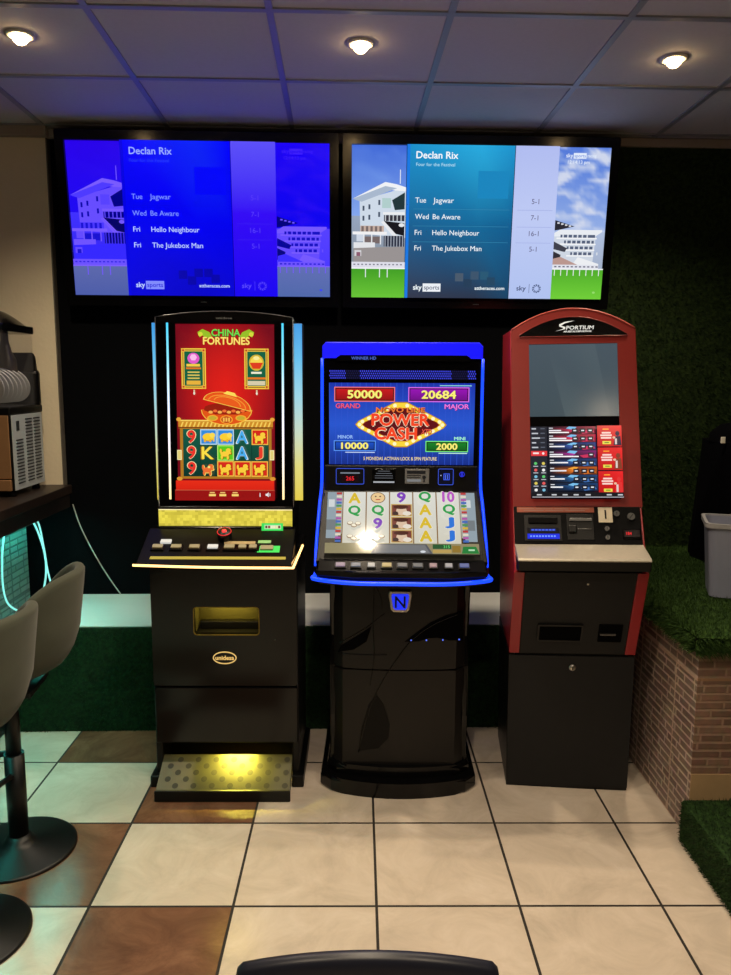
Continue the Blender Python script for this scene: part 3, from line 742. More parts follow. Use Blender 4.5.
def beast(x, y, q, d):       # a golden heraldic animal, drawn as rounded blobs
    for a, b, rx, ry in ((8,9,4.6,3),(11.6,5.4,2.8,2.6),(5,12,1.4,2.4),(11,12.4,1.4,2.4),(4,6,1.4,2.6),(13.4,8,1.6,1.4)): c.ellipse(x+a+.4,y+b+.4,rx,ry,d,10)
    for a, b, rx, ry in ((8,9,4.4,2.7),(11.6,5.4,2.6,2.3),(5,12,1.2,2.2),(11,12.4,1.2,2.2),(4,6,1.1,2.4),(13.2,8,1.4,1.1)): c.ellipse(x+a,y+b,rx,ry,q,10)
def tile(k, r, q, edge, kind):
    x, y = cell(k, r); c.frame(x+.3,y+.2,x+cw-.3,y+chh-.2,1,edge,q)
    if kind == 'e':
        c.ellipse(x+8.6,y+8.4,6,4,(200,120,20),14); c.ellipse(x+8.6,y+7.8,6,3.8,(250,206,50),14); c.ellipse(x+12.6,y+6.2,2.8,2.6,(252,220,80),10); c.rect(x+4,y+10,x+6,y+13,(240,180,40)); c.rect(x+9.4,y+10,x+11.4,y+13,(240,180,40)); c.rect(x+13.4,y+8,x+14.6,y+12.4,(250,206,60))
    else: beast(x, y, (250,206,60), (150,60,10))
for r in range(3):
    x, y = cell(0, r); c.glyph('9', x+8.6, y+7.6, 13, 8.4, (232,50,40), .03, (248,226,170))
for k in (1,2): tile(k, 0, (50,140,220), (190,220,240), 'e')
tile(4,0,(214,40,26),(250,190,70),'l'); tile(2,1,(90,200,30),(190,240,110),'l')
for k in (2,3,4): tile(k, 2, (214,40,26), (250,190,70), 'l')
for r in (0,1): x, y = cell(3, r); c.glyph('A', x+8.6, y+7.8, 12.5, 11, (70,170,235), .03, (226,240,250))
x, y = cell(1,1); c.glyph('K', x+8.6, y+7.8, 12.5, 12, (250,220,70), .03, (150,90,10))
x, y = cell(4,1); c.glyph('J', x+8.6, y+7.8, 12.5, 7, (232,60,40), .03, (246,220,150))
x, y = cell(1,2); beast(x, y, (236,110,50), (250,214,100)); c.ellipse(x+10,y+6,1.4,1.2,(250,230,120),8)
c.vgrad(177,479,275.5,488.5,(232,44,22),(216,34,18)); c.rect(176,488.5,276,499,(150,16,16)); c.rect(176,488.3,276,489,(190,90,60))
for x in (210,220.5,233): c.rect(x+.8,490.4,x+5.8,491.6,(236,190,110)); c.rect(x,492.4,x+6.8,494.6,(250,212,110)); 
c.text('i', 261.4, 493, 4, (240,236,236), 'c', .03); c.poly([(267,492),(268.4,492),(270,490.4),(270,495.6),(268.4,494),(267,494)], (240,236,236)); c.rect(271,491.6,271.7,494.4,(240,236,236))
c.build('screen', M_screen, fr, (.003,.003,.3735), (0,0,0), 'red slot game picture with gold reels')

# ------------------------------------------------------------------ middle cabinet: blue neon
Mi = thing('slot_machine', (.168, 2.95, 0), R(-1.5), 'black slot machine in the middle outlined in blue neon with two stacked screens', 'slot machine', 'gaming machines in a row')
NEON = emit('blue neon', (14,60,255), 2.0); NEON2 = emit('blue lit header', (14,14,250), .95)
def plan(w, yb, yf, bow, n=14, r=.03):
    pts = [(-w,yb)]+[(-w+2*w*k/n, yf-bow*(1-((-w+2*w*k/n)/w)**2)-(0 if 0 < k < n else -r)) for k in range(n+1)]+[(w,yb)]
    return pts
mb = MB(); mb.prism(plan(.315,.36,-.085,.07), 0, .062, 'z', .012); mb.prism(plan(.29,.36,-.055,.05), .05, .105, 'z', .02); mb.build('base', M_black, Mi)
mb = MB(); mb.prism(plan(.262,.30,-.06,.02), .095, .50, 'z', .004); mb.build('lower_door', M_brown, Mi)
mb = MB(); mb.prism(plan(.262,.30,-.06,.02), .506, .90, 'z', .004); mb.build('upper_door', M_brown, Mi)
for sx in (-1,1):
    mb = MB(); mb.prism([(-.02,.06),(-.045,.3),(-.02,.5),(.0,.62),(-.06,.9),(.34,.9),(.34,.06)], sx*.255, sx*.278, 'x', .006); mb.build('side_panel', M_black, Mi)
# engraved sweeping lines and the dark gloss inlays
def fy(x): return -.06-.02*(1-(x/.262)**2)-.002
def line(pts, r=.0022): 
    mb = MB(); mb.tube([(x, fy(x), z) for x, z, _ in smooth_path([(a,b,0) for a, b in pts], 6)], r, 6); return mb.build('seam_line', M_black, Mi)
line([(.235,.735),(.13,.69),(.05,.63),(-.01,.55),(-.07,.45),(-.12,.33),(-.16,.155)]); line([(-.235,.61),(-.14,.67),(-.06,.735)]); line([(-.235,.565),(-.12,.565),(-.05,.568)]); line([(-.1,.88),(-.105,.7),(-.1,.56),(-.115,.44)]); line([(-.11,.88),(-.075,.8),(-.07,.76)], .0015)
def inlay(name, pts, m):
    mb = MB(); A = [mb.bm.verts.new((x, fy(x)-.0008, z)) for x, z in pts]; B = [mb.bm.verts.new((x, fy(x)+.008, z)) for x, z in pts]
    n = len(pts); 
    cz = sum(p[1] for p in pts)/n; cx = sum(p[0] for p in pts)/n; cv = mb.bm.verts.new((cx, fy(cx)-.0012, cz))
    for i in range(n): mb._f((A[i],A[(i+1)%n],cv)); mb._f((A[i],B[i],B[(i+1)%n],A[(i+1)%n]))
    return mb.build(name, m, Mi)
ptray = inlay('payout_tray', [(.25,.625),(.02,.622),(.06,.655),(.12,.70),(.18,.728),(.25,.745)], M_void)
for x in (.045,.105,.17,.235): mb = MB(); mb.cyl((x,fy(x)-.001,.629),(x,fy(x)-.004,.629),.003,8); mb.build('tray_dot', emit('small blue dots', (90,120,255), 1), ptray)  # row of small blue emissive dots along the panel's lower edge
inlay('side_inlay', [(-.245,.57),(-.23,.60),(-.14,.66),(-.11,.685),(-.13,.62),(-.18,.585)], M_void)
inlay('crescent_inlay', [(-.16,.16),(-.15,.25),(-.12,.36),(-.09,.40),(-.06,.36),(-.035,.28),(-.04,.22),(-.08,.175)], mat('dark smoked inlay', (11,10,10), .45, spec=.15))
# crest
crest = [(-.042,.83),(-.046,.815),(-.036,.755),(-.026,.745),(.026,.745),(.036,.755),(.046,.815),(.042,.83)]
mb = MB(); mb.prism(crest, -.094,-.075,'y',.004); cr = mb.build('crest', M_chrome, Mi)
sm = lambda k: [(x*k,(z-.787)*k+.787) for x, z in crest]
mb = MB(); mb.prism(sm(.74), -.0965,-.093,'y'); mb.build('crest_face', emit('blue crest glow', (24,50,240), 1.1), cr)
letters('N', .045, mat('dark crest letter', (60,64,120), .3, metal=.6), cr, (0,-.0965,.787), width=.042, bold=.02)
# deck
dp = [(-.305,-.02),(-.324,-.2),(-.314,-.24),(-.18,-.275),(.18,-.275),(.314,-.24),(.324,-.2),(.305,-.02)]
mb = MB(); mb.prism(dp, .925, .953, 'z', .006); mb.prism([(-.262,.952),(-.222,.984),(-.1,.99),(-.1,.952)], -.306, .306, 'x', .003); dk = mb.build('button_deck', M_black, Mi)
mb = MB(); pth = smooth_path([(-.318,-.13,.927),(-.321,-.2,.919),(-.318,-.239,.915),(-.181,-.28,.912),(0,-.285,.912),(.181,-.28,.912),(.318,-.239,.915),(.321,-.2,.919),(.318,-.13,.927)],5)
mb.tube(pth, .008, 8); mb.build('light_strip', NEON, dk)
mb = MB(); mb.prism([(x*.97,y*.97) for x, y in dp], .895, .926, 'z', .004); mb.build('deck_underside', M_soft, dk)
cols = [(150,130,160),(110,120,140),(190,190,190),(190,170,110),(90,95,105),(90,95,105),(170,140,150),(170,170,178),(80,100,170)]
for k in range(9):
    x = -.225+.0565*k; ww = .034 if k not in (2,6,7) else .026
    mb = MB(); mb.box((0,0,.003),(ww+.008,.026,.006),.002); b0 = mb.build('button', M_soft, dk, (x,-.244,.967), (R(38),0,0))
    mb = MB(); mb.box((0,0,.008),(ww,.018,.006),.002); mb.build('cap', emit('button glow %d' % k, cols[k], .45), b0)
# slanted lower screen in its panel
sl2 = math.atan2(.18,.2145)     # leans back
ang = -(math.pi/2-math.atan2(.2145,.18))
cz, cy = 1.098, -.11
mb = MB(); mb.prism([(-.318,-.158),(.318,-.158),(.30,.152),(-.30,.152)], .002, .05, 'y', .004); lp = mb.build('lower_screen_panel', M_soft, Mi, (0,cy,cz), (ang,0,0))
mb = MB(); mb.prism([(-.2,.93),(-.215,.985),(.0,1.21),(.3,1.21),(.3,.93)], -.298, .298, 'x'); mb.build('console', M_soft, Mi)
c = Canvas(.57,.28,0,0,100,50)
for i in range(5): c.vgrad(20*i,0,20*i+20,50,(196,200,196) if i % 2 else (178,184,186),(160,158,140))
for a in (2,94): 
    c.rect(a-2,0,a+6,42,(150,166,176)); c.rect(a-1,6,a+3,12,(214,220,220)); c.rect(a-2,22,a+5,30,(120,128,132))
c.rect(10.4,0,89.6,42,(140,104,60))
for k in range(5): c.vgrad(11+15.8*k,0,26+15.8*k,42,(226,226,218),(214,210,192))
lad = [(190,60,60),(220,180,60),(80,150,90),(70,110,190),(180,90,170),(230,220,200)]
for a in (6.2,90.4):
    for j in range(16): c.rect(a,2.5*j+.6,a+3.6,2.5*j+2.3,lad[(j*5+int(a))%6])
GC = {'A':(222,190,50),'Q':(50,160,80),'9':(130,70,190),'10':(190,90,200),'J':(50,120,220)}
S = [['A','Q','s','s'],['f','Q','9','s'],['9','p','p','p'],['Q','A','A','A'],['10','Q','J','J']]
for k in range(5):
    for r in range(4):
        x, y, q = 18.5+15.8*k, 6+10.2*r, S[k][r]
        if q in GC: c.glyph(q, x, y, 8.6, 8.4 if q not in ('J','9') else 6.2, GC[q], .05, (236,232,214))
        elif q == 'p':
            c.frame(x-7,y-4.8,x+7,y+4.8,.7,(206,170,90),(126,66,56)); c.ellipse(x,y+.6,3.6,3.6,(226,196,168),12); c.ellipse(x-.4,y-2.4,5,1.6,(80,40,30),12); c.ellipse(x+3.6,y+2.6,3,1.8,(236,226,210),8); c.ellipse(x-4,y+2.6,2,1.6,(70,50,46),8)
        elif q == 'f':
            c.ellipse(x,y,5,4.4,(120,80,50),16); c.ellipse(x,y,4.5,3.9,(240,206,150),16); c.ellipse(x-1.5,y-1,.6,.6,(60,40,30),6); c.ellipse(x+1.5,y-1,.6,.6,(60,40,30),6); c.rect(x-1.5,y+1.2,x+1.5,y+1.9,(190,60,50))
        else:
            for a, b in ((-2.6,-.6),(0,1.2),(2.6,-.2)): c.ellipse(x+a,y+b,2.1,1.6,(150,124,96),10); c.ellipse(x+a,y+b-.3,1.7,1.1,(246,238,214),10)
c.rect(0,42.4,100,50,(150,140,104)); c.poly([(33,43),(66,43),(70,50),(30,50)], (90,92,98)); c.poly([(34,43.6),(65,43.6),(68,49.4),(32,49.4)], (120,122,124))
c.rect(70,43,82,46.4,(40,90,50)); c.text('315',79,44.8,2,(110,230,120),'c'); c.rect(70,47,82,49.4,(190,160,90)); c.rect(82.5,44,88,49,(150,120,50)); c.poly([(88.6,49.8),(89.6,44.6),(98,44.6),(100,49.8)],(40,130,60)); c.rect(93,46.6,97,47.8,(190,230,190)); c.ellipse(63.6,48.6,1.8,.9,(220,225,230),10)
c.build('lower_screen', screen_mat('bright game display', .92, .07), Mi, (0,cy-.0006,cz), (ang,0,0), 'slanted screen with pale slot reels')
# device strip between the screens
c_st = MB(); c_st.bx(-.298,.298,-.012,.3,1.2,1.31,.004); ds = c_st.build('device_strip', M_soft, Mi)
bl = emit('soft blue outline', (60,90,230), .7)
def blueframe(x0,x1,z0,z1,r=.006,t=.0022): 
    mb = MB(); mb.ring(rrect(x0,x1,z0,z1,r), rrect(x0+t,x1-t,z0+t,z1-t,r*.7), -.0165,-.0115); return mb
d1 = blueframe(-.254,-.144,1.236,1.299).build('credit_display', bl, ds)
c = Canvas(.1,.055,0,0,100,55); c.rect(0,0,100,55,(10,10,14)); c.rect(12,12,88,17,(120,130,140)); c.rect(18,24,82,48,(26,4,8)); c.text('265',50,36,15,(240,40,50),'c',.02)
c.build('display', M_screen, d1, (-.199,-.0128,1.2675))
mb = MB(); mb.bx(-.112,-.022,-.0145,-.011,1.238,1.298,.001); nt_ = mb.build('notice_plate', M_black, ds)
c = Canvas(.086,.056,0,0,86,56)
for k, (a,b) in enumerate(((20,66),(12,74),(8,78),(8,78))): c.rect(a,6+9*k,b,8.4+9*k,(96,98,104))
c.rect(2,47,84,53,(170,172,176)); c.build('print', M_screen, nt_, (-.067,-.0148,1.268))
mb = MB(); mb.bx(.015,.109,-.0145,-.011,1.240,1.298,.001); pl = mb.build('instruction_plate', mat('silver plate', (128,128,130), .4, metal=.2), ds)
c = Canvas(.09,.054,0,0,90,54); c.rect(6,5,78,17,(30,32,36)); c.rect(6,22,62,25,(40,42,46)); c.rect(6,30,58,33,(40,42,46)); c.rect(6,38,60,48,(196,198,200)); c.ellipse(72,30,7,7,(30,32,36),12); c.rect(70,34,75,50,(30,32,36))
c.build('print', screen_mat('printed plate', .35, .4), pl, (.062,-.0148,1.269))
d2 = blueframe(.144,.204,1.236,1.300).build('ticket_slot', bl, ds)
c = Canvas(.05,.054,0,0,50,54); c.rect(0,0,50,54,(8,10,30)); c.frame(16,14,40,40,3,(60,90,240),(12,16,70)); c.rect(22,19,25,36,(90,120,250)); c.rect(30,19,33,36,(90,120,250)); c.ellipse(6,22,2,2,(200,210,255),8)
c.build('slot_face', M_screen, d2, (.174,-.0128,1.268))
mb = MB(); mb.cyl((.236,-.012,1.279),(.236,-.02,1.279),.013,20); kb = mb.build('key_switch', M_soft, ds)
mb = MB(); mb.ring(ell(.236,1.279,.0105,.0105,20), ell(.236,1.279,.0075,.0075,20), -.0215,-.0198); mb.bx(.233,.239,-.0212,-.0198,1.272,1.286); mb.build('glow_ring', emit('blue key glow', (40,50,230), .8), kb)
# upper head
mb = MB(); o_ = rrect(-.298,.298,1.305,1.73,.006); i_ = rrect(-.281,.281,1.313,1.629,.002); mb.ring(o_, i_, -.002, .03); ub = mb.build('upper_bezel', M_glass, Mi)
mb = MB(); mb.bx(-.296,.296,.03,.3,1.3,1.735,.004); mb.build('upper_case', M_soft, Mi)
c = Canvas(.562,.316,329,383,471.5,464)
c.vgrad(329,383,471.5,424,(28,52,170),(40,86,206)); c.vgrad(329,424,471.5,464,(40,86,206),(22,46,136))
for k in range(24): c.rect(329+6*k,383,329.5+6*k,464,(48,84,204), k == 0)
def jack(a,b,cc,d,edge,q,txt,hh,tw):
    c.frame(a,b,cc,d,.9,edge,tuple(v*.45 for v in q)); c.vgrad(a+2,b+2,cc-2,d-2,q,tuple(v*.75 for v in q)); c.text(txt,(a+cc)/2,(b+d)/2,hh,(252,240,120),'c',.04,tw,shade=(.3,.4,(60,30,10),.03))
jack(334,387,393.5,401.5,(246,120,120),(200,26,30),'50000',7.4,34); jack(406.5,387,466,401.5,(226,110,240),(150,20,180),'20684',7.4,34)
jack(333.5,440,375,450.6,(90,150,250),(26,80,200),'10000',6,27); jack(424,440,466,451,(120,240,120),(24,130,40),'2000',6,21)
c.text('GRAND',335.5,405.6,4.4,(236,90,130),'l',.03,24,shade=(.3,.3,(110,10,60),.04)); c.text('MAJOR',466,405.8,4.4,(240,120,220),'r',.03,24,shade=(.3,.3,(110,10,110),.04))
c.text('MINOR',337.5,436.4,3.2,(150,190,250),'l',.03,15); c.text('MINI',463,437.4,3.2,(170,246,200),'r',.03,11)
c.rect(345,451.4,374,452.2,(200,220,250)); c.rect(437,451.8,465,452.6,(200,250,220)); c.rect(437,385,468,385.8,(150,220,210))
cx0, cy0 = 399.5, 424
dm = lambda a, b: [(cx0-a,cy0),(cx0-a*.93,cy0-b*.16),(cx0-6,cy0-b),(cx0+6,cy0-b),(cx0+a*.93,cy0-b*.16),(cx0+a,cy0),(cx0+a*.93,cy0+b*.16),(cx0+6,cy0+b),(cx0-6,cy0+b),(cx0-a*.93,cy0+b*.16)]
c.poly(dm(45,22.5), (180,120,20)); c.poly(dm(44,21.6), (250,214,60)); c.poly(dm(38,16.5), (170,60,20)); c.poly(dm(37,15.6), (96,16,22))
P_ = dm(40.6,18.9)
for i in range(10):
    (a,b),(a2,b2) = P_[i], P_[(i+1)%10]; n = max(1,int(math.hypot(a2-a,b2-b)/7))
    for k in range(n): c.ellipse(a+(a2-a)*k/n,b+(b2-b)*k/n,1.9,1.9,(255,250,200),8); 
c.text('NOVO LINE',399,409.3,4.6,(240,120,50),'c',.04,48,shade=(.3,.4,(60,16,20),.05))
c.text('POWER',399,419,11,(244,70,36),'c',.05,57,shade=(0,.2,(252,226,190),.04))
c.text('CASH',394.5,432.6,11,(244,70,36),'c',.05,42,shade=(0,.2,(252,226,190),.04)); c.text('XTD',424.5,430.5,4.6,(236,90,70),'c',.03,10.5,shear=.25,shade=(.2,.2,(90,20,30),.04))
c.text('5 MONEDAS ACTIVAN LOCK & SPIN FEATURE',399,457.6,3.2,(250,226,150),'c',.008,72)
c.build('upper_screen', M_screen, Mi, (0,.003,1.471), (0,0,0), 'blue jackpot screen')
# blue dotted grille
c = Canvas(.562,.036,0,0,144,9); c.rect(0,0,144,9,(4,4,20))
for i in range(72):
    if 8 <= i <= 14 or 60 <= i <= 67: q = (24,24,70)
    else: q = (64,72,236)
    for j in range(4): c.rect(2*i+.4+(j%2),.4+2.2*j,2*i+1.5+(j%2)*.9,1.8+2.2*j,q,i == 0 and j == 0)
c.build('light_grille', M_screen, ub, (0,-.0026,1.660))
hdp = [(-.306,1.722),(-.306,1.768),(-.292,1.783),(.292,1.783),(.306,1.768),(.306,1.722),(.262,1.722),(.246,1.737),(-.238,1.737),(-.254,1.722)]
mb = MB(); mb.prism(hdp, -.012, .28, 'y', .003); hdr = mb.build('light_header', NEON2, Mi)
mb = MB(); mb.prism([(-.253,1.712),(-.238,1.7365),(.246,1.7365),(.261,1.712)], -.011, .02, 'y'); pn = mb.build('name_plate', M_black, Mi)
letters('WINNER HD', .011, emit('pale blue lettering', (90,120,220), .6), pn, (-.148,-.011,1.7225), width=.095, bold=.02)
for sx in (-1,1):
    mb = MB(); mb.tube(smooth_path([(sx*.323,-.16,.945),(sx*.323,-.12,1.02),(sx*.316,-.045,1.16),(sx*.309,-.02,1.24),(sx*.308,-.012,1.4),(sx*.307,-.008,1.722)],5), .0055, 8); mb.build('side_light', NEON, Mi)
    mb = MB(); mb.prism([(-.12,.95),(-.105,1.02),(-.03,1.16),(0,1.24),(.004,1.72),(.3,1.72),(.3,.95)], sx*.298, sx*.312, 'x', .003); mb.build('head_side', M_soft, Mi)

# ------------------------------------------------------------------ right cabinet: red betting terminal
Rt = thing('betting_terminal', (.869, 3.05, 0), R(-6), 'tall red and black betting terminal with arched top beside the brick platform', 'betting terminal', 'gaming machines in a row')
Rt.scale = (.978, 1, 1); Rt.rotation_euler = (0, R(-1.1), R(-6)); Rt.location.z = -.001
prof = [(-.175,0.0),(-.22,.585),(-.375,.955),(-.40,.985),(-.305,1.04),(-.235,1.172),(-.055,1.86),(.27,1.86),(.27,0)]
mb = MB(); mb.prism([(-.165,.0),(-.21,.585),(-.365,.95),(-.36,.985),(-.295,1.03),(-.225,1.17),(-.05,1.84),(.26,1.84),(.26,0)], -.222, .222, 'x'); mb.build('carcass', M_soft, Rt)
for sx in (-1,1):
    mb = MB(); mb.prism([(-.172,.0),(-.217,.582),(.27,.582),(.27,0)], sx*.222, sx*.246, 'x', .004); mb.build('lower_side', M_soft, Rt)
    mb = MB(); mb.prism([(-.219,.588),(-.372,.955),(-.36,.985),(-.303,1.04),(-.235,1.172),(-.06,1.84),(.27,1.84),(.27,.588)], sx*.222, sx*.244, 'x', .004); mb.build('side_panel', M_redside, Rt)
# lower doors follow the front slope
def slopebox(name, x0, x1, z0, z1, t, m, parent=Rt, lift=0.):
    # panel lying on the front profile between two heights
    def fyz(z):
        P = [(-.175,0.0),(-.22,.585),(-.375,.955)]
        for (a,b),(a2,b2) in zip(P,P[1:]):
            if z <= b2: return a+(a2-a)*(z-b)/(b2-b)
        return P[-1][0]
    mb = MB(); mb.prism([(fyz(z0)-lift,z0),(fyz(z1)-lift,z1),(fyz(z1)-lift+t,z1),(fyz(z0)-lift+t,z0)], x0, x1, 'x', .002); return mb.build(name, m, parent)
slopebox('lower_door', -.246, .246, .012, .578, .02, M_char)
ud = slopebox('upper_door', -.205, .205, .59, .952, .02, M_char)
for a, b in ((-.246,-.206),(.206,.246)): slopebox('red_strip', a, b, .59, .952, .022, M_redside, lift=.002)
mb = MB(); mb.bx(-.24,.24,-.172,.26,0,.014); mb.build('foot', M_soft, Rt)
def onfront(z):
    return -.175-(.045/.585)*z if z < .585 else -.22-(.155/.37)*(z-.585)
sa1 = math.atan2(.155,.37)
def frontpart(name, x, z, w, h, d, m, parent=Rt, bev=.002, lift=.001):
    tilt = sa1 if z > .585 else math.atan2(.045,.585)
    mb = MB(); mb.box((0,0,0),(w,d,h),bev); return mb.build(name, m, parent, (x,onfront(z)-lift,z), (tilt,0,0))
s1 = frontpart('payout_slot', -.055, .69, .165, .075, .008, M_void); 
mb = MB(); mb.ring(rrect(-.087,.087,-.042,.042,.006), rrect(-.08,.08,-.035,.035,.004), -.008,.0); mb.build('slot_rim', M_soft, s1)
s2 = frontpart('printer_slot', .137, .69, .09, .085, .008, M_void); mb = MB(); mb.bx(-.04,.02,-.012,-.003,-.004,.004,.001); mb.build('paper_bar', M_dchrome, s2)
k1 = frontpart('lock', .03, .905, .008, .008, .006, M_key, bev=.002)
mb = MB(); mb.lathe([(0,.006),(.009,.006),(.013,.002),(.014,0)], seg=20); k2 = mb.build('lock', M_key, Rt, (.006,onfront(.53),.53), (R(90)+.07,0,0)); mb = MB(); mb.bx(-.002,.002,-.006,.006,.006,.008); mb.build('key_slit', M_soft, k2)
# steel shelf and its black lip
mb = MB(); mb.prism([(-.305,1.044),(-.43,1.018),(-.435,1.012),(-.435,1.008),(-.3,1.008)], -.238, .238, 'x', .002); sh = mb.build('shelf', M_chrome, Rt)
mb = MB(); mb.prism([(-.434,1.0075),(-.428,.972),(-.36,.955),(-.30,.955),(-.30,1.0075)], -.238, .238, 'x', .005); mb.build('shelf_lip', M_soft, sh)
# control panel between shelf and screen (slants back)
pa = -math.atan2(.07,.132); pc = (0,-.274,1.106)
mb = MB(); mb.bx(-.237,.237,-.004,.02,-.072,.076,.003); cp = mb.build('control_panel', mat('black panel enamel', (4,4,5), .6, spec=.1), Rt, pc, (pa,0,0))
def cpb(name, x0, x1, z0, z1, d, m, bev=.001, parent=cp): mb = MB(); mb.bx(x0,x1,-.004-d,-.003,z0,z1,bev); return mb.build(name, m, parent)
st = cpb('sticker', -.225,.065,.052,.072,.0008, mat('orange brown sticker', (150,70,44), .5), 0)
c = Canvas(.28,.016,0,0,280,16)
for b, L2 in ((3,((2,60),(66,130),(136,190),(196,268))),(10,((20,96),(102,170),(176,250)))): 
    for a, a2 in L2: c.rect(a,b,a2,b+3,(196,130,100))
c.build('print', screen_mat('sticker print', .5, .5), st, (-.08,-.0052,.062))
na = cpb('note_acceptor', -.2,-.06,-.06,.04,.003, M_soft)
mb = MB(); mb.bx(-.185,-.075,-.014,-.006,.005,.03,.003); mb.build('bezel', M_black, na)
c = Canvas(.12,.045,0,0,120,45); c.rect(0,0,120,45,(6,6,10)); c.rect(12,4,108,14,(14,24,90)); [c.rect(16+13*k,6,26+13*k,12,(70,100,230)) for k in range(7)]; c.rect(0,24,120,44,(16,44,226))
for k in range(9): c.rect(10+11*k,31,17+11*k,37,(120,160,255))
c.build('lit_strip', M_screen, na, (-.13,-.0078,-.032))
co = cpb('card_reader', -.04,.06,-.055,.045,.002, M_soft)
mb = MB(); mb.bx(-.03,.055,-.012,-.005,.015,.028,.002); mb.build('slit', M_dchrome, co); mb = MB(); mb.bx(-.035,-.005,-.016,-.005,-.03,.0,.004); mb.build('latch', M_soft, co); mb = MB(); mb.bx(.0,.05,-.009,-.005,-.016,-.012,.001); mb.build('slit', M_dchrome, co)
pr_ = cpb('coin_slot', .08,.132,.012,.071,.004, mat('ivory coin plate', (206,196,172), .4)); mb = MB(); mb.bx(.103,.109,-.0095,-.0075,.026,.06); mb.build('slit', M_soft, pr_)
for x, z, r in ((.148,.047,.011),(.108,-.012,.009),(.108,-.045,.009),(.235-.06-.03+.085,.047,.0)):
    if r: mb = MB(); mb.cyl((x,-.004,z),(x,-.01,z),r,20); kb = mb.build('lock', M_dchrome, cp); mb = MB(); mb.bx(x-.0012,x+.0012,-.0112,-.0095,z-r*.5,z+r*.5); mb.build('key_slit', M_soft, kb)
mb = MB(); mb.cyl((.2,-.004,.035),(.2,-.012,.035),.014,20); kb = mb.build('lock', M_dchrome, cp); mb = MB(); mb.box((.2,-.0125,.035),(.003,.002,.02),0,2,(0,.7,0)); mb.build('key_slit', M_soft, kb)
rd = cpb('red_display', .165,.232,-.052,-.012,.002, M_glass); c = Canvas(.055,.026,0,0,55,26); c.rect(0,0,55,26,(14,3,4)); c.text('184',16,13,11,(240,36,46),'c',.02,20); c.build('digits', M_screen, rd, (.199,-.0068,-.03))
# red face with the screens
fa = -math.atan2(.18,.688); FO = (0,-.238,1.172)
fl = math.hypot(.18,.70)
def archpts(w, z0, z1, n=20): return [(w-2*w*k/n, z0+(z1-z0)*(1-((w-2*w*k/n)/w)**2)) for k in range(n+1)]
mb = MB(); N = 20
o_ = [(-.239+.486*k/N, 0.) for k in range(N+1)]+archpts(.239,.690,.772,N)
i_ = [(-.171+.342*k/N, .03) for k in range(N+1)]+archpts(.171,.632,.632,N)
mb.ring(o_, i_, -.004, .03); face = mb.build('red_face', M_red, Rt, FO, (fa,0,0))
mb = MB(); mb.tube([(x,-.003,z) for x, z in archpts(.239,.690,.772,N)], .003, 6); mb.build('edge_trim', mat('pale red edge', (190,90,80), .35), face)
mb = MB(); mb.prism([(-.239,.0)]+[(.239,0.)]+archpts(.239,.69,.772,N), .03, .1, 'y'); mb.build('head_case', M_redside, face)
lens = [(-.208,.668)]+[(-.208+.416*k/16,.660) for k in range(17)]+[(.208,.668)]+[(.2-.4*k/16,.672+.066*(1-((.2-.4*k/16)/.2)**2)) for k in range(17)]
mb = MB(); mb.prism(lens, -.0062, .0, 'y'); sg = mb.build('sign_plate', M_glass, face)
mb = MB(); mb.tube([(x,-.0062,z) for x, z in lens], .0018, 6, True); mb.build('rim', M_red, sg)
wl = emit('white lit lettering', (235,235,230), .75)
letters('PORTIUM', .0145, wl, sg, (.028,-.0062,.694), width=.108, bold=.018, shear=.15)
letters('APUESTAS DEPORTIVAS', .006, wl, sg, (.018,-.0062,.679), width=.108, bold=.03)
mb = MB(); mb.prism([(-.066,.681),(-.03,.689),(-.028,.697),(-.045,.703),(-.03,.712),(.006,.722),(-.03,.718),(-.052,.708),(-.052,.700),(-.036,.694),(-.04,.689)], -.0072, -.006, 'y'); mb.build('swoosh_letter', wl, sg)
mb = MB(); mb.bx(-.172,.172,.0,.02,.028,.634); mb.build('screen_glass', M_void, face)
c = Canvas(.341,.284,0,0,100,90); c.vgrad(0,0,100,90,(70,84,94),(60,76,84)); c.poly([(20,0),(75,0),(90,90),(40,90)], [(70,84,94),(78,92,100),(64,80,88),(72,88,94)])  # screen is off; grey glow and slanted sheen are painted in as emission
c.build('upper_screen', M_screen, face, (0,-.0005,.489), (0,0,0), 'blank grey upper screen')
c = Canvas(.340,.276,526.5,426,618,497.5)
c.rect(526.5,426,618,497.5,(14,18,30)); c.rect(526.5,426,543.5,492,(30,34,46))
for k in range(6): c.rect(528,427.5+4.7*k,532.5+(k%3)*2,428.8+4.7*k,(196,200,210)); c.rect(537,427.5+4.7*k,541.5,428.6+4.7*k,(90,96,110))
c.rect(527,450.5,543.5,455.5,(226,54,60)); c.rect(529,452,535,453.6,(250,230,230)); c.ellipse(539.5,453,1.3,1.3,(250,230,230),8)
for k in range(5):
    for q in (0,1): c.ellipse(531.5+8*q,463+6.6*k,1.7,1.5,[(90,200,110),(220,200,90),(230,90,90),(240,240,240),(120,190,220)][(k*2+q)%5],8); c.rect(529+8*q,465.4+6.6*k,534+8*q,466.2+6.6*k,(190,194,204))
base = [(150,24,60),(190,30,70),(30,60,130),(130,20,110),(20,60,120),(190,90,20),(18,70,120),(16,60,110)]
